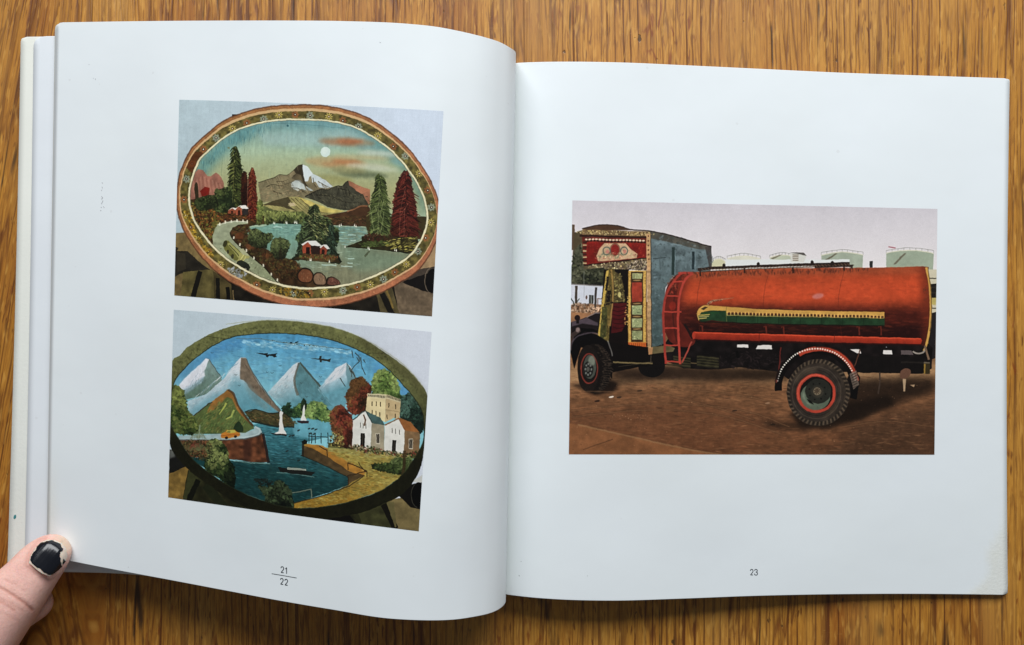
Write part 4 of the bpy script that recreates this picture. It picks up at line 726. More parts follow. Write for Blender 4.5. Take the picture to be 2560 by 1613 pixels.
    L("1660,1010 1700,890", 6, (96, 60, 46)); L("1250,880 1240,1010", 6, (110, 40, 34)); S("1930,1015 1960,1000 1985,1010 1980,1040 1950,1060 1925,1050", (110, 76, 60), sm=True); L("1950,1060 1948,1130", 18, (166, 140, 112), w2=10); L("1810,1020 1812,1080 1800,1145", 8, (70, 56, 48), sm=True); S("1980,1092 2010,1090 2005,1106", (160, 132, 104))
    for s_ in ("60,1240 500,1200 1000,1230 1300,1330", "60,1275 500,1235 900,1262 1250,1370", "700,1120 1000,1150 1260,1200", "1600,1330 1850,1300 2110,1330", "120,1130 600,1150 1100,1290"): L(s_, 13, (84, 56, 38), .35, sm=True); L(s_.replace("12", "12"), 4, (150, 112, 80), .35, sm=True)
    P.dabs("60,1060 2110,1060 2110,1480 60,1480", 240, (2.5, 6), [(170, 134, 102), (60, 42, 30), (140, 104, 76)], .7, ang=(-20, 20), asp=.5, sm=False)
    # mudguard and rear wheel
    S("1655,985 1700,1050 1690,1110 1650,1150 1610,1100", (28, 22, 21))
    P.ring(1452, 1110, 216, 214, 40, (20, 16, 16), 1, 176, 376); P.ring(1468, 1110, 216, 222, 26, (178, 66, 46), 1, 238, 350); P.ring(1478, 1105, 218, 228, 6, (70, 30, 26), .9, 262, 345)
    for i in range(44): t = math.radians(190+i*3.7); O(1452+224*math.cos(t), 1108+220*math.sin(t), 5, 5, (206, 200, 190))
    S("1640,1030 1680,1010 1692,1090 1660,1120", (120, 104, 92), .8); [L([(1648+i*2, 1040+i*14), (1684, 1022+i*15)], 4, (60, 50, 44), .8) for i in range(6)]
    L("1240,1010 1222,1076", 14, (40, 26, 24)); O(1226, 1072, 6, 9, (110, 56, 46))
    O(1462, 1136, 180, 190, (62, 52, 44), tex=[(.15, 90, 60)]); 
    for i in range(92):
        t = math.radians(i*360/92); c = (34, 28, 24) if i % 2 else (104, 88, 70)
        L([(1460+158*math.cos(t), 1136+166*math.sin(t)), (1462+178*math.cos(t+.04), 1136+188*math.sin(t+.04))], 6, c, .75)
    O(1452, 1138, 152, 160, (58, 49, 43), tex=[(.12, 60, 50)]); P.ring(1452, 1138, 138, 146, 4, (92, 80, 68), .6); P.ring(1452, 1138, 122, 128, 3, (36, 30, 27), .7); S("1330,1040 1400,990 1500,985 1450,1010 1370,1050 1330,1100", (96, 82, 66), .4, soft=14); S("1540,1220 1590,1160 1600,1080 1560,1240 1470,1300", (96, 78, 58), .4, soft=14)
    O(1450, 1140, 112, 112, (180, 66, 50)); O(1452, 1140, 94, 95, (26, 25, 23)); O(1446, 1158, 84, 78, (92, 102, 86)); O(1462, 1128, 74, 72, (46, 46, 40)); S("1380,1120 1390,1180 1430,1215 1400,1200 1370,1160", (140, 148, 128), .6, soft=8); P.ring(1450, 1140, 103, 104, 4, (216, 110, 88), .7, 160, 300)
    O(1456, 1130, 36, 36, (58, 54, 46)); O(1456, 1128, 22, 23, (118, 104, 84)); O(1454, 1126, 12, 13, (84, 70, 56)); S("1395,1170 1420,1185 1438,1205 1410,1195", (24, 24, 22))
    for i in range(8): t = i*math.pi/4+.3; O(1456+48*math.cos(t), 1130+48*math.sin(t), 5, 5, (28, 26, 24)); O(1456+16*math.cos(t), 1128+16*math.sin(t), 3, 3, (60, 50, 40))
    for x, y, c in ((290, 1160, (220, 214, 206)), (335, 1162, (60, 44, 36)), (210, 1185, (44, 30, 26)), (648, 1050, (70, 50, 40)), (988, 1238, (64, 46, 36)), (1175, 1196, (150, 116, 90)), (1205, 1318, (50, 36, 26)), (450, 1125, (70, 52, 40))): O(x, y, 15, 5, c, .9, ang=-8)
    P.dabs("280,1260 470,1250 480,1290 300,1300", 16, (2.5, 5), [(190, 164, 130)], .8)
    P.finish(.018, 0, wob=.45, mottle=.065, gam=.2, sat=1.02)
    return P
# ---------------------------------------------------------------- oak table top of glued planks
def oak():
    k = N("oiled_oak")
    tc = k.n('ShaderNodeTexCoord'); oi = k.n('ShaderNodeObjectInfo')
    cmb = k.n('ShaderNodeCombineXYZ'); k.l(k.math('MULTIPLY', oi.outputs['Random'], 3.1), cmb.inputs[2])
    k.l(k.math('MULTIPLY', oi.outputs['Random'], .7), cmb.inputs[1])
    add = k.n('ShaderNodeVectorMath', _operation='ADD'); k.l(tc.outputs['Object'], add.inputs[0]); k.l(cmb.outputs[0], add.inputs[1])
    v0 = add.outputs[0]
    # gentle wander of the grain sideways along the length
    w = k.noise(k.mapv(v0, (11, 4, 1)), 1, 2); ws = k.math('MULTIPLY', k.math('SUBTRACT', w, .5), .006)
    w2 = k.noise(k.mapv(v0, (110, 34, 1)), 1, 2); ws2 = k.math('MULTIPLY', k.math('SUBTRACT', w2, .5), .0011)
    # on the left the grain runs at a slant
    wx = k.n('ShaderNodeSeparateXYZ'); k.l(k.n('ShaderNodeNewGeometry').outputs['Position'], wx.inputs[0])
    lean = k.n('ShaderNodeMapRange', _interpolation_type='SMOOTHSTEP'); lean.inputs['From Min'].default_value = -.150; lean.inputs['From Max'].default_value = -.185; k.l(wx.outputs[0], lean.inputs['Value'])
    slant = k.math('MULTIPLY', k.math('MULTIPLY', lean.outputs[0], k.math('SUBTRACT', wx.outputs[1], .12)), -.16)
    cx = k.n('ShaderNodeCombineXYZ'); k.l(k.math('ADD', k.math('ADD', ws, ws2), slant), cx.inputs[0])
    a2 = k.n('ShaderNodeVectorMath', _operation='ADD'); k.l(v0, a2.inputs[0]); k.l(cx.outputs[0], a2.inputs[1]); v = a2.outputs[0]
    tone = k.noise(k.mapv(v, (34, 3.2, 1)), 1, 4, .6)
    fine = k.noise(k.mapv(v, (520, 22, 1)), 1, 5, .72)
    silk = k.noise(k.mapv(v, (2200, 90, 1)), 1, 3, .6)
    base = k.ramp(tone, (.32, srgb(150, 96, 36)), (.46, srgb(180, 134, 62)), (.58, srgb(192, 148, 74)), (.74, srgb(188, 152, 98)))
    base = k.mix(k.ramp(fine, (.42, 0.0), (.66, .4)), base, srgb(206, 166, 98))
    base = k.mix(k.ramp(fine, (.26, .3), (.43, 0.0)), base, srgb(146, 92, 34))
    base = k.mix(k.ramp(silk, (.35, .5), (.55, 0.0)), base, srgb(134, 88, 38))
    # growth-ring vessel lines: long cell borders, their width and strength varying along the length
    def lines(sx, sy, wd, seed, rnd=1.):
        x = k.n('ShaderNodeTexVoronoi', _feature='DISTANCE_TO_EDGE', _voronoi_dimensions='2D'); x.inputs['Scale'].default_value = 1; x.inputs['Randomness'].default_value = rnd
        k.l(k.mapv(v, (sx, sy, 1), (seed, seed*.37, 0)), x.inputs['Vector']); return k.ramp(x.outputs['Distance'], (wd*.25, 1.), (wd, 0.))
    br = k.ramp(k.noise(k.mapv(v, (160, 16, 1), (9, 2, 0)), 1, 3), (.38, .12), (.60, 1.))
    br2 = k.ramp(k.noise(k.mapv(v, (300, 40, 1), (3, 2, 0)), 1, 3), (.42, 0.), (.60, 1.))
    l1 = k.math('MULTIPLY', lines(310, 3., .115, 3., .8), br); l2 = k.math('MULTIPLY', lines(520, 26, .13, 11.), br2)
    l3 = lines(900, 80, .16, 23.)
    base = k.mix(k.math('MULTIPLY', l1, .9), base, srgb(84, 42, 12))
    base = k.mix(k.math('MULTIPLY', l2, .7), base, srgb(98, 56, 24))
    base = k.mix(k.math('MULTIPLY', k.math('MULTIPLY', l3, br), .22), base, srgb(118, 72, 30))
    # medullary flecks: short slanted dabs, brown-red
    fv = k.mapv(v, (430, 120, 1), (4, 7, 2), (0, 0, .12)); fl = k.noise(fv, 1, 2, .5, .6)
    reg = k.ramp(k.noise(k.mapv(v0, (20, 14, 1), (7, 3, 1)), 1, 2), (.48, 0.), (.62, 1.))
    flm = k.math('MULTIPLY', k.ramp(fl, (.60, 0.), (.68, .8)), reg)
    base = k.mix(flm, base, srgb(126, 66, 22))
    # short dark pores, dashes a millimetre or three long
    po = k.ramp(k.noise(k.mapv(v, (1150, 170, 1), (8, 1, 4)), 1, 1, .5), (.62, 0.), (.70, .8)); pr = k.ramp(k.noise(k.mapv(v, (120, 40, 1), (6, 6, 1)), 1, 3), (.42, .1), (.62, 1.))
    base = k.mix(k.math('MULTIPLY', po, pr), base, srgb(96, 54, 20))
    pl_ = k.ramp(k.noise(k.mapv(v, (700, 120, 1), (2, 9, 4)), 1, 2, .5), (.58, 0.), (.70, .55)); base = k.mix(pl_, base, srgb(214, 176, 112))
    # dark open cracks and ink-like specks
    ck = k.math('MULTIPLY', lines(150, 6, .07, 41.), k.ramp(k.noise(k.mapv(v0, (70, 30, 1), (1, 8, 3)), 1, 3), (.57, 0.), (.66, .9)))
    sp = k.ramp(k.noise(k.mapv(v0, (330, 190, 1), (5, 5, 5)), 1, 2, .5), (.735, 0.), (.77, .85))
    dark = k.math('MAXIMUM', ck, sp)
    base = k.mix(dark, base, srgb(58, 42, 30))
    # pale grey weathering and old scratches
    base = k.mix(k.ramp(k.noise(k.mapv(v0, (34, 5, 1), (2, 1, 9)), 1, 3), (.55, 0.), (.75, .4)), base, srgb(190, 158, 112))
    sc = k.noise(k.mapv(v0, (60, 900, 1), (3, 3, 3), (0, 0, .35)), 1, 0); scm = k.math('MULTIPLY', k.ramp(k.math('ABSOLUTE', k.math('SUBTRACT', sc, .5)), (0, 1.), (.006, 0.)), k.ramp(k.noise(k.mapv(v0, (50, 50, 1)), 1, 1), (.66, 0.), (.70, .5)))
    base = k.mix(scm, base, srgb(206, 170, 118))
    tint = k.mix(1., base, k.ramp(oi.outputs['Random'], (0, (.95, .93, .9)), (1, (1.04, 1.02, 1.0))), 'MULTIPLY')
    tint = k.mix(1., tint, WOOD_TINT, 'MULTIPLY')
    k.l(tint, k.b.inputs['Base Color'])
    k.b.inputs['Roughness'].default_value = .42; k.b.inputs['Specular IOR Level'].default_value = .5
    k.l(k.ramp(fine, (.3, .55), (.7, .45)), k.b.inputs['Roughness'])
    h = k.math('SUBTRACT', k.math('MULTIPLY', silk, .5), k.math('ADD', k.math('MULTIPLY', k.math('ADD', l1, l2), .8), k.math('MULTIPLY', dark, 1.2)))
    k.bump(h, .55, .00022)
    return k.m
WOOD_TINT = (.98, .80, .42)
OAK = oak()
table = tag(empty("oak_table", (0, 0, -.03)), "worn oak table top with straight brown grain under the open book", "table")
def plank(x0, x1):
    bm = bmesh.new(); bmesh.ops.create_cube(bm, size=1)
    for v in bm.verts: v.co = Vector((v.co.x*(x1-x0-.00004), v.co.y*.62, v.co.z*.03))
    bmesh.ops.bevel(bm, geom=bm.edges[:], offset=.00006, segments=1, affect='EDGES')
    me = bpy.data.meshes.new("plank"); bm.to_mesh(me); bm.free(); me.materials.append(OAK)
    o = bpy.data.objects.new("plank", me); COL.objects.link(o); o.parent = table; o.location = ((x0+x1)/2, 0, .015); return o
for a_, b_ in ((-.40, -.205), (-.205, .0006), (.0006, .1892), (.1892, .40)): plank(a_, b_)

# ---------------------------------------------------------------- paper
def paper(name, col, wear=0., cream=.0):
    k = N(name); tc = k.n('ShaderNodeTexCoord'); g = tc.outputs['Object']
    big = k.noise(k.mapv(g, (22, 22, 22)), 1, 3); small = k.noise(k.mapv(g, (900, 900, 900)), 1, 3, .7)
    c = k.mix(k.ramp(big, (.35, 0.), (.7, .5)), col, tuple(x*y for x, y in zip(col, (.985, .985, .965))))
    at_ = k.n('ShaderNodeAttribute', _attribute_name='wear')
    fib = k.ramp(k.noise(k.mapv(g, (700, 260, 400), (1, 1, 1), (0, 0, .5)), 1, 4, .7), (.3, .75), (.7, 1.))
    c = k.mix(k.math('MULTIPLY', at_.outputs['Fac'], fib), c, (.77, .79, .745))
    dot = k.ramp(k.noise(k.mapv(g, (420, 420, 1)), 1, 0), (.87, 0.), (.89, .2)); c = k.mix(dot, c, (.55, .55, .55))
    k.l(c, k.b.inputs['Base Color']); k.b.inputs['Roughness'].default_value = .55; k.b.inputs['Specular IOR Level'].default_value = .3
    k.bump(k.math('ADD', k.math('MULTIPLY', big, 11.), k.math('MULTIPLY', small, k.math('ADD', k.math('MULTIPLY', at_.outputs['Fac'], 2.2), .10))), .35, .00012)
    return k.m
WHITE = paper("coated_paper", PAPER); CREAM = paper("aged_cream_paper", (.84, .855, .79)); UNDER = paper("shaded_leaf_paper", (.77, .815, .86))  # leaf behind the raised page: cooler, darker copy, its shade in the colour
EDGE = N("paper_edge"); EDGE.b.inputs['Base Color'].default_value = (.62, .55, .43, 1); EDGE.b.inputs['Roughness'].default_value = .8; EDGE = EDGE.m

def cubic(xs, ys, q):
    """smooth interpolation (Catmull-Rom tangents) of ys over xs at q"""
    xs = np.array(xs, float); ys = np.array(ys, float); q = np.atleast_1d(q).astype(float)
    m = np.gradient(ys, xs, axis=0); i = np.clip(np.searchsorted(xs, q)-1, 0, len(xs)-2)
    h = xs[i+1]-xs[i]; t = (q-xs[i])/h
    f = lambda a: a if ys.ndim == 1 else a[:, None]
    return f(2*t**3-3*t**2+1)*ys[i]+f((t**3-2*t**2+t)*h)*m[i]+f(-2*t**3+3*t**2)*ys[i+1]+f((t**3-t**2)*h)*m[i+1]

class Sheet:
    wave = True
    """A curved leaf ruled from its top edge to its bottom edge. Columns: (top px, bottom px, height mm)."""
    def __init__(self, cols, nu=90, nv=70, lbow=0, rbow=0):
        c = np.array(cols, float); self.u = np.linspace(0, 1, len(c)) if c.shape[1] == 5 else c[:, 5]
        d = np.abs(np.diff((c[:, 0]+c[:, 2])/2))+np.abs(np.diff(c[:, 4]))*6; self.u = np.concatenate([[0], np.cumsum(d)])/d.sum()
        self.c = c[:, :5]; self.nu, self.nv, self.lb, self.rb = nu, nv, lbow, rbow
    def px(self, u, v):
        q = cubic(self.u, self.c, u); v = np.asarray(v, float)
        x = q[:, 0]*(1-v)+q[:, 2]*v; y = q[:, 1]*(1-v)+q[:, 3]*v
        b = 4*v*(1-v); x = x+b*(self.lb*(1-np.clip(u*6, 0, 1))+self.rb*np.clip(u*6-5, 0, 1))
        return x, y, q[:, 4]*MM
    def world(self, u, v, dz=0.):
        x, y, z = self.px(u, v); u_ = np.asarray(u); v_ = np.asarray(v)
        # paper never lies quite even
        z = z+.32*MM*(np.sin(7*u_+3*v_+1)*np.sin(6*v_+2)+.6*np.sin(15*u_-5*v_)*np.sin(10*v_+1)+.35*np.sin(24*u_+9*v_)*np.sin(17*v_-8*u_))*np.clip(z/(6*MM), 0, 1)*np.clip((1-u_)*8, 0, 1) if self.wave else z
        z = z+dz
        k = PX*(H-z)/H
        return np.stack([(x-1280)*k, -(y-806.5)*k, z], 1)
    def find(self, px, py):
        """page coordinates of the point printed where the photo shows (px, py)"""
        px = np.atleast_1d(px).astype(float); py = np.atleast_1d(py).astype(float); v = np.full(len(px), .5); u = v.copy()
        uu = np.linspace(0, self.umax if hasattr(self, 'umax') else 1, 400)
        for _ in range(6):
            for i in range(len(px)):
                x, y, z = self.px(uu, np.full(len(uu), v[i])); u[i] = np.interp(px[i], x, uu)
            q = cubic(self.u, self.c, u); v = (py-q[:, 1])/(q[:, 3]-q[:, 1])
        return u, v
    def build(self, name, mat, parent, th=.12*MM, dz=0., corners=(0, 0, 0, 0), wear=None, edge=True):
        """closed thin solid; corners = rounding in mm at (top-left, top-right, bottom-right, bottom-left)"""
        nu, nv = self.nu, self.nv; U = np.linspace(0, 1, nu+1); V = np.linspace(0, 1, nv+1)
        # denser rows by the ends so that rounded corners stay round
        V = .5-.5*np.cos(np.pi*V)*(.25+.75*np.abs(np.cos(np.pi*V))**.0); U2 = U
        pts = []
        wid, hei = 186., 192.
        for v in V:
            for u in U2:
                a, b = u*wid, v*hei
                for (cu, cv, r) in ((0, 0, corners[0]), (1, 0, corners[1]), (1, 1, corners[2]), (0, 1, corners[3])):
                    if r <= 0: continue
                    da = a if cu == 0 else wid-a; db = b if cv == 0 else hei-b
                    if da < r and db < r:                       # square corner patch -> quarter disc
                        x_, y_ = 1-da/r, 1-db/r; s = max(x_, y_); l = math.hypot(x_, y_)
                        if l > 0:
                            x_, y_ = x_*s/l, y_*s/l; da, db = (1-x_)*r, (1-y_)*r
                            a = da if cu == 0 else wid-da; b = db if cv == 0 else hei-db
                pts.append((a/wid, b/hei))
        p = np.array(pts); W = self.world(p[:, 0], p[:, 1], dz).reshape(nv+1, nu+1, 3)
        du = np.gradient(W, axis=1); dv = np.gradient(W, axis=0); nrm = np.cross(dv, du); nrm /= np.linalg.norm(nrm, axis=2)[..., None]+1e-12
        top = W.reshape(-1, 3); bot = (W-nrm*th).reshape(-1, 3); n = len(top); w = nu+1
        idx = np.arange((nv+1)*w).reshape(nv+1, w)
        f = np.stack([idx[:-1, :-1], idx[1:, :-1], idx[1:, 1:], idx[:-1, 1:]], -1).reshape(-1, 4)
        faces = [tuple(x) for x in f]+[tuple(x[::-1]+n) for x in f]; m0 = len(faces)
        for loop in (idx[0, :], idx[:, -1], idx[-1, ::-1], idx[::-1, 0]):
            for a, b in zip(loop[:-1], loop[1:]): faces.append((int(a), int(b), int(b)+n, int(a)+n))
        o = mesh_obj(name, np.concatenate([top, bot]), faces, mat, parent, uv=np.concatenate([p, p]))
        if edge:
            o.data.materials.append(EDGE); mi = np.zeros(len(o.data.polygons), np.int32); mi[m0:] = 1; o.data.polygons.foreach_set('material_index', mi)
            sm = np.ones(len(mi), bool); sm[m0:] = False; o.data.polygons.foreach_set('use_smooth', sm)
        at_ = o.data.attributes.new('wear', 'FLOAT', 'POINT')
        wv = np.zeros(2*n) if wear is None else np.tile(wear(p[:, 0], p[:, 1]), 2)
        at_.data.foreach_set('value', wv.astype(np.float32)); return o
    def patch(self, name, quad, nu, nv, mat, parent, lift=.05*MM, bow=(0, 0)):
        """a print lying on the sheet: quad of photo corners (tl, tr, br, bl)"""
        q = np.array(quad, float); S_, T_ = np.meshgrid(np.linspace(0, 1, nu+1), np.linspace(0, 1, nv+1)); s = S_.ravel(); t = T_.ravel()
        P = q[0]*((1-s)*(1-t))[:, None]+q[1]*(s*(1-t))[:, None]+q[2]*(s*t)[:, None]+q[3]*((1-s)*t)[:, None]
        P[:, 1] += 4*s*(1-s)*(bow[0]*(1-t)+bow[1]*t)
        u, v = self.find(P[:, 0], P[:, 1]); W = self.world(u, v, lift)
        w = nu+1; idx = np.arange(len(W)).reshape(nv+1, w)
        f = np.stack([idx[:-1, :-1], idx[1:, :-1], idx[1:, 1:], idx[:-1, 1:]], -1).reshape(-1, 4)
        return mesh_obj(name, W, f, mat, parent, uv=np.stack([s, 1-t], 1))
    def strokes(self, name, polys, mat, parent, lift=.06*MM):
        vs, fs = [], []
        for p, w in polys:
            p = np.array(p, float); t = np.gradient(p, axis=0); t /= np.linalg.norm(t, axis=1)[:, None]+1e-9; n = np.stack([-t[:, 1], t[:, 0]], 1)*w/2
            A = p+n; B = p-n; Q = np.concatenate([A, B]); u, v = self.find(Q[:, 0], Q[:, 1]); W = self.world(u, v, lift); b = len(vs); vs += list(W); m = len(p)
            for i in range(m-1): fs.append((b+i, b+m+i, b+m+i+1, b+i+1))
        return mesh_obj(name, vs, fs, mat, parent, smooth=False)

book = tag(empty("open_book", (0, 0, 0)), "open square picture book lying on the oak table, its left side held by a hand", "book")
left = Sheet([(142, 56.5, 118, 1391, 11.9), (300, 54, 280, 1423, 17.6), (450, 52.4, 430, 1451, 23.4), (600, 51.8, 575, 1478.5, 28.6), (720, 51.8, 700, 1502, 32.5),
              (860, 53.2, 830, 1524, 36), (1021, 60, 985, 1547.5, 39), (1085, 66.5, 1060, 1551, 38.8), (1150, 78.5, 1130, 1549.5, 36.6), (1210, 93, 1185, 1542, 33.3),
              (1250, 106, 1225, 1533, 29.2), (1278, 121.5, 1249, 1522, 24.6), (1289.5, 133, 1264, 1505, 17.4), (1289, 142, 1263.5, 1496, 13), (1284, 150, 1259, 1490, 9.5)], 150, 80)
left.umax = float(np.interp(1286, [c[0] for c in left.c[:13]], left.u[:13]))
lp = left.build("page", WHITE, book, corners=(2.0, 0, 0, 1.2), wear=lambda u, v: np.clip(1-u*38, 0, 1)*np.clip((v-.80)*9, 0, 1)*1.0)
tag(lp, "left page, raised and curved, with two oval pictures")
right = Sheet([(1280, 159, 1256, 1485, 8.5), (1290, 158, 1266, 1486.5, 9.4), (1350, 155.3, 1330, 1494, 11.6), (1430, 154.6, 1410, 1499.5, 12.8), (1550, 156.5, 1530, 1502, 12.6), (1700, 163, 1690, 1497.5, 10.6),
               (1900, 172.5, 1890, 1490, 7.3), (2100, 182, 2090, 1486, 4.7), (2300, 189, 2290, 1485, 3.3), (2420, 193, 2412, 1486, 2.6), (2523, 196.5, 2518, 1487.5, 2.3)], 110, 60, rbow=-5)
rp = right.build("page", WHITE, book, corners=(0, 1.0, 1.2, 0), wear=lambda u, v: np.clip((u-(1.0-.048*np.clip((v-.80)*6, 0, 1)*(1-.25*np.sin(v*60))-.05*np.clip((v-.95)*12, 0, 1)))*70, 0, 1))
tag(rp, "right page, nearly flat, with the tanker picture")
# the block of leaves under the right page and the back cover under it
def shifted(sh, dx, dzs, dy=0):
    c = sh.c.copy(); c[:, 4] = np.maximum(c[:, 4]-dzs, .35); c[:, [0, 2]] += np.linspace(0, dx, len(c))[:, None]; c[:, 1] += dy; c[:, 3] -= dy
    return Sheet(c, 60, 24, rbow=sh.rb)
for i in range(7): shifted(right, [-.4, .8, -.6, .5, -1, 1.0, .2][i], .17*(i+1), [.3, .6, .2, .7, .4, .8, .5][i]).build("page", WHITE, book, th=.13*MM, corners=(0, 1.0, 1.2, 0))
cov = shifted(right, 1.5, 1.55, .4).build("cover", CREAM, book, th=.3*MM, corners=(0, 1.0, 1.2, 0)); tag(cov, "back cover under the right pages")
# leaves just behind the raised page, then the lower leaves of the left side
for i, (dx, dz) in enumerate(((-3.2, .3), (-1.5, .62), (-4.5, .95))):
    c = left.c.copy(); c[:, 4] -= dz; f = np.clip(1-left.u*9, 0, 1); c[:, 0] += dx*f; c[:, 2] += dx*f*.4; c[:, 1] += 1.0+i*.5; c[:, 3] -= 1.5
    o = Sheet(c, 90, 40).build("page", CREAM if i else WHITE, book, corners=(2.2, 0, 0, 1.5))
def lower(x0t, x0b, z0, yt, yb, mat, name, th, cr, **k):
    global low_sheet
    low_sheet = Sheet([(x0t, yt, x0b, yb, z0), (142, yt-1.0, 118, yb+3, z0+.1), (300, yt-1, 285, yb+7, z0+1.6), (560, yt+6, 545, yb+30, z0+6), (850, yt+16, 830, yb+46, z0+7.5), (1100, yt+40, 1080, yb+50, z0+4), (1270, yt+62, 1245, yb+48, z0-3)], 80, 50, lbow=k.get('bow', 0))
    return low_sheet.build(name, mat, book, th=th, corners=cr, wear=k.get('wear'))
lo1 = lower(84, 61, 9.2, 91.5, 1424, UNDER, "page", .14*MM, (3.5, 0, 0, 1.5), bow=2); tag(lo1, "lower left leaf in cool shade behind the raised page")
lo2 = lower(52, 18, 8.6, 92.5, 1426.5, CREAM, "cover", .35*MM, (1.8, 0, 0, 1.5), bow=3, wear=lambda u, v: np.clip((.17-u)*30, 0, 1)*(.15+.65*np.clip((v-.15)*1.6, 0, 1)))
tag(lo2, "cream front cover flap, lowest leaf of the left side")
# prints
def print_mat(name, im):
    k = N(name); tx = k.n('ShaderNodeTexImage'); tx.image = im; tx.interpolation = 'Cubic'; tx.extension = 'EXTEND'
    k.l(k.mix(1., tx.outputs[0], INK_GAIN, 'MULTIPLY'), k.b.inputs['Base Color']); k.b.inputs['Roughness'].default_value = .5; k.b.inputs['Specular IOR Level'].default_value = .12
    return k.m
INK_GAIN = (1.24, 1.24, 1.20)
cropA = lambda x, y: (420+x/2.662, 230+y/2.662)
cropB = lambda x, y: (400+x/2.6157, 760+y/2.6157)
cropC = lambda x, y: (1400+x/2.2646, 480+y/2.2646)
pa = left.patch("printed_picture", [cropA(75, 52), cropA(1833, 128), cropA(1757, 1494), cropA(42, 1354)], 40, 30, print_mat("ink_lake_panel", plate_lake().image("ink_lake_panel")), lp, bow=(-3.5, 0))
tag(pa, "oval painted panel with a lake, snowy mountain and flower border")
pb = left.patch("printed_picture", [cropB(90, 38), cropB(1776, 183), cropB(1692, 1487), cropB(53, 1265)], 40, 30, print_mat("ink_harbour_panel", plate_harbour().image("ink_harbour_panel")), lp, bow=(-2, 2))
tag(pb, "oval painted panel with snow peaks, sailing boats and white house")
pc = right.patch("printed_picture", [cropC(70, 48), cropC(2137, 96), cropC(2120, 1488), cropC(50, 1486)], 50, 30, print_mat("ink_tanker", plate_tanker().image("ink_tanker")), rp)
tag(pc, "photograph of a red decorated tanker lorry")
INKM = N("black_ink"); INKM.b.inputs['Base Color'].default_value = (.030, .038, .05, 1); INKM.b.inputs['Roughness'].default_value = .6; INKM = INKM.m
GREYI = N("grey_ink"); GREYI.b.inputs['Base Color'].default_value = (.16, .18, .2, 1); GREYI.b.inputs['Roughness'].default_value = .6; GREYI = GREYI.m
def digit(ch, x, y, w, h, sh=0.):
    """condensed sans numerals as strokes; (x, y) top-left, sh = downward slant per px"""
    D = {'2': [[(.06, .27), (.14, .1), (.38, .02), (.7, .04), (.92, .2), (.9, .38), (.66, .6), (.34, .8), (.12, .97)], [(.08, .965), (.95, .965)]],
         '1': [[(.2, .24), (.5, .14), (.66, .0)], [(.64, .0), (.64, 1.)]],
         '3': [[(.06, .24), (.18, .08), (.44, .02), (.76, .08), (.86, .26), (.74, .42), (.42, .47)], [(.42, .47), (.78, .54), (.94, .74), (.8, .93), (.48, 1.0), (.16, .92), (.02, .74)]]}[ch]
    return [(Painter.smooth(np.array([(x+a*w, y+b*h+sh*a*w) for a, b in s]), False, 4) if len(s) > 3 else [(x+a*w, y+b*h+sh*a*w) for a, b in s]) for s in D]
S0 = 2207/160.
f21 = lambda x, y: (640+x/S0, 1380+y/S0)
a, b = f21(855, 500); s21 = [(s, 2.1) for s in digit('2', a, b, 7.6, 15.4, .13)]; a, b = f21(985, 530); s21 += [(s, 2.1) for s in digit('1', a, b, 7.8, 15.4, .13)]
tag(left.strokes("printed_number", s21, INKM, lp), "number 21")
a, b = f21(838, 903); s22 = [(s, 2.1) for s in digit('2', a, b, 7.6, 15.4, .15)]; a, b = f21(990, 932); s22 += [(s, 2.1) for s in digit('2', a, b, 7.6, 15.4, .15)]
tag(left.strokes("printed_number", s22, INKM, lp), "number 22")
left.strokes("printed_rule", [([f21(540, 750), f21(970, 822), f21(1400, 898)], 1.5)], INKM, lp)
S1 = 2276/90.; f23 = lambda x, y: (1840+x/S1, 1400+y/S1)
a, b = f23(900, 590); s23 = [(s, 1.9) for s in digit('2', a, b, 7.6, 14.6, .02)]; a, b = f23(1160, 590); s23 += [(s, 1.9) for s in digit('3', a, b, 8.6, 14.6, .02)]
tag(right.strokes("printed_number", s23, INKM, rp), "number 23")
# faint pencil traces and specks on the left page, teal speck on the cover flap
PEN = N("pencil"); PEN.b.inputs['Base Color'].default_value = (.42, .44, .46, 1); PEN = PEN.m
pm = [([(255, 456), (256.5, 459)], 1.5), ([(255, 467), (256, 471)], 1.4), ([(253, 475.5), (254.5, 476.5)], 2), ([(253.5, 491), (257, 494.5), (253.5, 498.5)], 1.6), ([(257.5, 501), (254, 509), (253, 510)], 1.3), ([(252, 519), (254, 518)], 1.8), ([(258, 516), (261, 520)], 1.1), ([(251, 527.5), (253, 526)], 1.8),
      ([(238, 197), (239, 199)], 1.8), ([(232.5, 195.5), (234, 196)], 1.2), ([(222, 161), (223, 162)], 1.5), ([(949, 106), (952, 106.5)], 1.3), ([(320, 1418), (322, 1418)], 1.2)]
left.strokes("pencil_mark", pm, PEN, lp)["kind"] = "stuff"
right.strokes("speck", [([(1297, 1438), (1299, 1441)], 1.8), ([(1301, 1403), (1304, 1404)], 1.2), ([(1468, 1439), (1469, 1441)], 1.3), ([(2215, 868), (2217, 868)], 1.5)], PEN, rp)["kind"] = "stuff"
TEAL = N("teal_paint"); TEAL.b.inputs['Base Color'].default_value = (.06, .25, .27, 1); TEAL = TEAL.m
tp = np.array([(37+math.cos(t)*3.0+math.sin(t)*2., 1292.5-math.sin(t)*5.6+math.cos(t)*1.5) for t in np.linspace(0, 2*math.pi, 9)[:-1]]); tv = low_sheet.world(*low_sheet.find(tp[:, 0], tp[:, 1]), .08*MM)
mesh_obj("teal_speck", tv, [tuple(range(8))], TEAL, lo2, smooth=False)
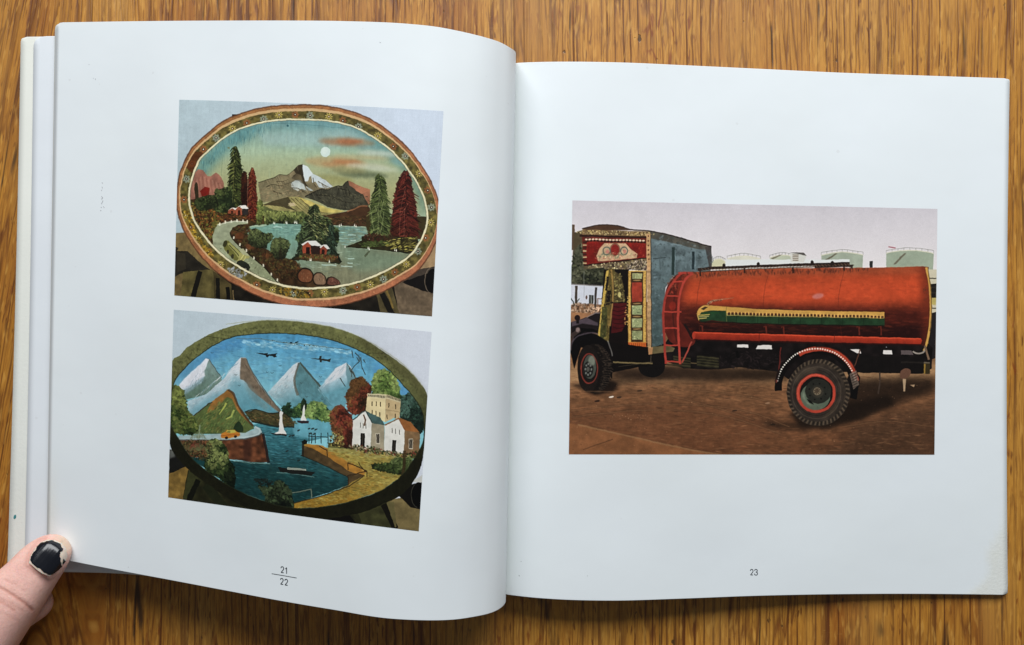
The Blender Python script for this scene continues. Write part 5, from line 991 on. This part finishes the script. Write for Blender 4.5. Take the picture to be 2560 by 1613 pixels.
# ---------------------------------------------------------------- the hand: thumb on the page, fingers under the book
TD = np.array((.66, -.75)); TN = np.array((.75, .66))
TS = np.array([0, 3, 10, 25, 43, 68, 118, 163, 237, 350, 480, 620.])
TC = np.array([1007, 1008, 1010, 1008.5, 1008, 1007.5, 1009.5, 1011., 1013, 1015, 1010, 1000.])
TW = np.array([2, 15, 29, 41.5, 49.5, 55.5, 61.5, 68.5, 78, 92, 110, 130.])
TZ = np.array([16.6, 16.7, 17, 17.6, 18.2, 19, 20.5, 22, 24, 27, 29, 30.])      # height of the axis, mm
TV = np.array([1.0, 2.6, 4.0, 5.3, 6.0, 6.6, 7.8, 8.8, 9.8, 12, 14, 16.])      # half thickness, mm
def thumb_px(s, n): return -(910.5+s)*TD[0]+n*TN[0], -(910.5+s)*TD[1]+n*TN[1]
def thumb_sn(px, py): return -910.5-(TD[0]*px+TD[1]*py), TN[0]*px+TN[1]*py
def thumb_top(px, py):
    s, n = thumb_sn(px, py); s = np.clip(s, 0, 600); sq = np.sqrt(TS)
    q = np.clip(np.abs((n-cubic(sq, TC, np.sqrt(s)))/cubic(sq, TW, np.sqrt(s))), 0, 1)
    return (cubic(sq, TZ, np.sqrt(s))+cubic(sq, TV, np.sqrt(s))*(1-q**2.4)**(1/2.4)*.98)*MM
verts, faces = [], []
def ring_tube(rings):
    b = len(verts); m = len(rings[0])
    for r in rings: verts.extend(r)
    for i in range(len(rings)-1):
        for j in range(m): faces.append((b+i*m+j, b+i*m+(j+1) % m, b+(i+1)*m+(j+1) % m, b+(i+1)*m+j))
    faces.append(tuple(b+j for j in range(m))[::-1]); e = b+(len(rings)-1)*m; faces.append(tuple(e+j for j in range(m)))
rings = []
for s in np.concatenate([np.array([0, 1.5, 4, 8, 13, 19]), np.arange(27, 620, 9)]):
    c, w, z, v = (float(cubic(TS, a, s)[0]) for a in (TC, TW, TZ, TV)); r = []
    for t in np.linspace(0, 2*math.pi, 48, endpoint=False):
        e = 2/2.4; cx = math.copysign(abs(math.cos(t))**e, math.cos(t)); cz = math.copysign(abs(math.sin(t))**e, math.sin(t))
        px, py = thumb_px(s, c+w*cx); r.append(at(px, py, (z+v*cz)*MM) if False else (*at(px, py, z*MM)[:2], (z+v*cz)*MM))
    rings.append(r)
ring_tube(rings)
def chain(pts):
    """tapered round limb through (px, py, z mm, r mm)"""
    P = np.array([(*at(a, b, z*MM),) for a, b, z, r in pts]); R = np.array([p[3] for p in pts])*MM
    u = np.linspace(0, 1, len(P)); q = np.linspace(0, 1, len(P)*7); C = cubic(u, P, q); R = cubic(u, R, q)
    T = np.gradient(C, axis=0); T /= np.linalg.norm(T, axis=1)[:, None]; rs = []
    def ringat(c, t, r):
        a = np.cross(t, (0, 0, 1.)); a /= np.linalg.norm(a); b = np.cross(a, t)
        return [tuple(c+(a*math.cos(x)+b*math.sin(x))*r) for x in np.linspace(0, 2*math.pi, 20, endpoint=False)]
    for k in (0, .25, .5, .72, .9): an = math.pi/2*(1-k); rs.append(ringat(C[0]-T[0]*R[0]*math.sin(an), T[0], max(R[0]*math.cos(an), 1e-5)))
    for c, t, r in zip(C, T, R): rs.append(ringat(c, t, r))
    ring_tube(rs)
chain([(86, 1509, 7.2, 6.2), (20, 1548, 7.6, 6.9), (-80, 1610, 9, 7.6), (-190, 1690, 13, 9), (-330, 1800, 20, 12)])      # index finger
chain([(8, 1648, 6.8, 6.6), (-60, 1700, 7.4, 7.4), (-160, 1780, 10, 8.2), (-300, 1880, 17, 11)])                          # middle finger
chain([(-70, 1740, 6.6, 6.4), (-140, 1800, 7.4, 7.2), (-230, 1870, 10, 8), (-350, 1960, 17, 11)])                        # ring finger
chain([(-150, 1850, 6, 5.4), (-210, 1900, 7, 6.2), (-290, 1960, 10, 7), (-400, 2040, 16, 10)])                            # little finger
chain([(-330, 1810, 21, 14), (-420, 1900, 24, 20), (-520, 2010, 26, 22), (-640, 2140, 28, 23)])                          # palm
chain([(-400, 2000, 20, 14), (-480, 2080, 24, 18), (-640, 2200, 28, 22)])
chain([(-560, 2080, 27, 23), (-760, 2290, 32, 22), (-1000, 2540, 38, 25)])                                               # wrist and forearm
hm = bpy.data.meshes.new("tmp"); hm.from_pydata([tuple(map(float, v)) for v in verts], [], faces); hm.update()
ho = bpy.data.objects.new("tmp", hm); COL.objects.link(ho)
md = ho.modifiers.new("r", 'REMESH'); md.mode = 'VOXEL'; md.voxel_size = .00055
ms = ho.modifiers.new("s", 'SMOOTH'); ms.iterations = 6; ms.factor = .5
dg = bpy.context.evaluated_depsgraph_get(); ev = ho.evaluated_get(dg); em = ev.to_mesh()
nv = len(em.vertices); co = np.zeros(nv*3); em.vertices.foreach_get('co', co); co = co.reshape(-1, 3)
no = np.zeros(nv*3); em.vertices.foreach_get('normal', no); no = no.reshape(-1, 3)
nl = len(em.loops); li = np.zeros(nl, np.int32); em.loops.foreach_get('vertex_index', li)
lt = np.zeros(len(em.polygons), np.int32); em.polygons.foreach_get('loop_total', lt); ls = np.concatenate([[0], np.cumsum(lt)])
pf = [tuple(li[ls[i]:ls[i+1]]) for i in range(len(lt))]
ev.to_mesh_clear(); bpy.data.objects.remove(ho)
Z7 = lambda pts: np.array([(x/5.36, 1330+y/5.36) for x, y in pts])
def seg_dist(P, line):
    d = np.full(len(P), 1e9)
    for a, b in zip(line[:-1], line[1:]):
        ab = b-a; t = np.clip(((P-a)@ab)/(ab@ab), 0, 1); d = np.minimum(d, np.linalg.norm(P-(a+t[:, None]*ab), axis=1))
    return d
kz = (H-co[:, 2])/H*PX; P2 = np.stack([co[:, 0]/kz+1280, -co[:, 1]/kz+806.5], 1)
up = (no[:, 2] > .05) & (co[:, 2] > .014)
disp = np.zeros(nv); red = np.zeros(nv)
for line, dep, wd, rd in (([(-60, 720), (0, 750), (120, 815), (250, 900), (340, 960), (440, 1050)], .42, 2.4, 1.0), ([(0, 940), (100, 990), (190, 1050)], .24, 2.0, .7), ([(60, 640), (200, 700), (330, 790)], .08, 2.0, .3),
                         ([(0, 1080), (120, 1120), (260, 1200)], .07, 2.2, .25), ([(-100, 860), (0, 900), (150, 960), (300, 1050)], .13, 2.0, .45), ([(150, 760), (280, 850)], .06, 1.8, .25)):
    d = seg_dist(P2, Z7(line)); g = np.exp(-(d/wd)**2)*up; disp -= g*dep*MM; red = np.maximum(red, np.exp(-(d/(wd*2.2))**2)*rd*up)
# nail bed: flesh drops under the plate, folds swell beside it
nail = Z7([(384, 425), (396, 360), (420, 298), (482, 205), (548, 137), (640, 100), (740, 108), (830, 150), (888, 225), (905, 320), (880, 408), (775, 528), (662, 598), (566, 560), (464, 492)])
dn = seg_dist(P2, np.vstack([nail, nail[:1]]))
def in_poly(P, q):
    r = np.zeros(len(P), bool); j = len(q)-1
    for i in range(len(q)):
        c = ((q[i, 1] > P[:, 1]) != (q[j, 1] > P[:, 1])) & (P[:, 0] < (q[j, 0]-q[i, 0])*(P[:, 1]-q[i, 1])/(q[j, 1]-q[i, 1]+1e-12)+q[i, 0]); r ^= c; j = i
    return r
inn = in_poly(P2, nail) & up
disp += np.where(inn, -.45*MM*np.clip(dn/3, 0, 1), .28*MM*np.exp(-((dn-4)/4)**2)*up)
red = np.maximum(red, np.where(inn, 0, np.exp(-((dn-3)/7)**2)*.55*(P2[:, 0] < 118+0*dn)*up))
tipm = np.exp(-(np.linalg.norm(P2-np.array([160, 1360]), axis=1)/26)**2)
co = co+no*disp[:, None]
def skin():
    k = N("skin"); tc = k.n('ShaderNodeTexCoord'); g = tc.outputs['Object']
    m = k.noise(k.mapv(g, (150, 150, 150)), 1, 4, .6); f = k.noise(k.mapv(g, (1100, 1100, 1100)), 1, 3, .7)
    vor = k.n('ShaderNodeTexVoronoi'); vor.inputs['Scale'].default_value = 1500; k.l(g, vor.inputs['Vector'])
    c = k.mix(k.ramp(m, (.35, 0.), (.68, .85)), (.78, .45, .39), (.84, .54, .46))
    c = k.mix(k.ramp(f, (.3, .35), (.6, 0.)), c, (.56, .34, .29))
    r = k.n('ShaderNodeAttribute', _attribute_name='redness'); c = k.mix(k.math('MULTIPLY', r.outputs['Fac'], .8), c, (.50, .21, .16))
    t = k.n('ShaderNodeAttribute', _attribute_name='pale_tip'); c = k.mix(k.math('MULTIPLY', t.outputs['Fac'], .85), c, (.70, .56, .40))
    k.l(c, k.b.inputs['Base Color']); k.b.inputs['Roughness'].default_value = .5; k.b.inputs['Subsurface Weight'].default_value = .25
    k.b.inputs['Subsurface Radius'].default_value = (1., .45, .25); k.b.inputs['Subsurface Scale'].default_value = .0016; k.b.inputs['Specular IOR Level'].default_value = .35
    k.bump(k.math('ADD', k.math('MULTIPLY', vor.outputs['Distance'], .7), k.math('MULTIPLY', m, 1.5)), .38, .00022)
    return k.m
SKIN = skin()
hand = mesh_obj("hand", co, pf, SKIN)
tag(hand, "left hand with chipped black nail polish, thumb pressing the book's corner", "hand")
for nm, val in (('redness', red), ('pale_tip', np.clip(tipm, 0, 1))):
    a_ = hand.data.attributes.new(nm, 'FLOAT', 'POINT'); a_.data.foreach_set('value', val.astype(np.float32))
# nail plate and polish
def plate(name, outline, lift, mat, step=.9, ridges=0., th=.25*MM, dome=.35, over=None):
    q = outline; x0, y0 = q.min(0)-1; x1, y1 = q.max(0)+1
    # grid follows the thumb so that ridges run along it
    ss, nn = thumb_sn(q[:, 0], q[:, 1]); S_ = np.arange(ss.min()-1, ss.max()+1, step); N_ = np.arange(nn.min()-1, nn.max()+1, step)
    G = np.stack(np.meshgrid(S_, N_), -1).reshape(-1, 2); px, py = thumb_px(G[:, 0], G[:, 1]); P = np.stack([px, py], 1)
    ok = in_poly(P, q); d = seg_dist(P, np.vstack([q, q[:1]]))
    # pull the near-outside points onto the outline for a clean rim
    near = (~ok) & (d < step*1.05)
    if near.any():
        Pn = P[near]; best = np.full(len(Pn), 1e9); tgt = Pn.copy()
        Q = np.vstack([q, q[:1]])
        for a, b in zip(Q[:-1], Q[1:]):
            ab = b-a; t = np.clip(((Pn-a)@ab)/(ab@ab+1e-12), 0, 1); c = a+t[:, None]*ab; dd = np.linalg.norm(Pn-c, axis=1); m = dd < best; best[m] = dd[m]; tgt[m] = c[m]
        P[near] = tgt
    use = ok | near; s, n = thumb_sn(P[:, 0], P[:, 1])
    z = thumb_top(P[:, 0], P[:, 1])+lift*MM+dome*MM*np.clip(seg_dist(P, np.vstack([q, q[:1]]) if over is None else np.vstack([over, over[:1]]))/9, 0, 1)**.7
    if ridges: z = z+ridges*MM*(np.sin(n*.42+.4*np.sin(s*.07))*.6+np.sin(n*.95+1.2)*.25+np.sin(n*.21+2)*.5)
    k = PX*(H-z)/H; W = np.stack([(P[:, 0]-1280)*k, -(P[:, 1]-806.5)*k, z], 1); ns, nn_ = len(S_), len(N_)
    idx = np.arange(len(P)).reshape(nn_, ns); f = np.stack([idx[:-1, :-1], idx[:-1, 1:], idx[1:, 1:], idx[1:, :-1]], -1).reshape(-1, 4)
    f = f[use[f].all(1)]; used = np.unique(f); rm = -np.ones(len(P), int); rm[used] = np.arange(len(used))
    o = mesh_obj(name, W[used], rm[f], mat, hand)
    so = o.modifiers.new("thickness", 'SOLIDIFY'); so.thickness = th; so.offset = -1
    # make sure the faces look up
    if o.data.polygons[0].normal.z < 0:
        bm = bmesh.new(); bm.from_mesh(o.data); bmesh.ops.reverse_faces(bm, faces=bm.faces[:]); bm.to_mesh(o.data); bm.free()
    return o
NM = N("bare_nail"); NM.b.inputs['Base Color'].default_value = (.72, .60, .50, 1); NM.b.inputs['Roughness'].default_value = .34; NM.b.inputs['Subsurface Weight'].default_value = .2; NM.b.inputs['Subsurface Scale'].default_value = .001
pl = plate("nail", nail, .15, NM.m)
k = N("black_nail_polish"); tc = k.n('ShaderNodeTexCoord'); k.b.inputs['Base Color'].default_value = (.006, .007, .011, 1); k.b.inputs['Roughness'].default_value = .2
k.b.inputs['Coat Weight'].default_value = .15; k.b.inputs['Coat Roughness'].default_value = .08; k.b.inputs['Specular IOR Level'].default_value = .42
k.bump(k.noise(k.mapv(tc.outputs['Object'], (700, 160, 300), (0, 0, 0), (0, 0, -.72)), 1, 1, .5), .05, .0003)
rr = random.Random(4)
def jag(pts, amp, n=5):
    out = []
    for (a, b), (c, d) in zip(pts, pts[1:]+pts[:1]):
        for i in range(n): t = i/n; out.append((a+(c-a)*t+rr.uniform(-amp, amp)*(i > 0), b+(d-b)*t+rr.uniform(-amp, amp)*(i > 0)))
    return out
pol = [(408, 352), (428, 300), (480, 240), (492, 195), (552, 142), (600, 132), (640, 120), (700, 110), (762, 138), (815, 160), (822, 202), (850, 222), (838, 258), (812, 266), (803, 320), (812, 372), (822, 430), (835, 470), (770, 525), (700, 573), (650, 572), (590, 546), (545, 500), (480, 470), (440, 440), (405, 385)]
plate("nail_polish", Z7(jag(pol, 5, 4)), .32, k.m, step=.55, ridges=.018, th=.12*MM, over=nail)
plate("nail_polish", Z7(jag([(852, 362), (866, 372), (884, 402), (868, 425), (846, 440), (840, 425), (850, 395)], 3, 3)), .32, k.m, step=.4, th=.12*MM, over=nail)
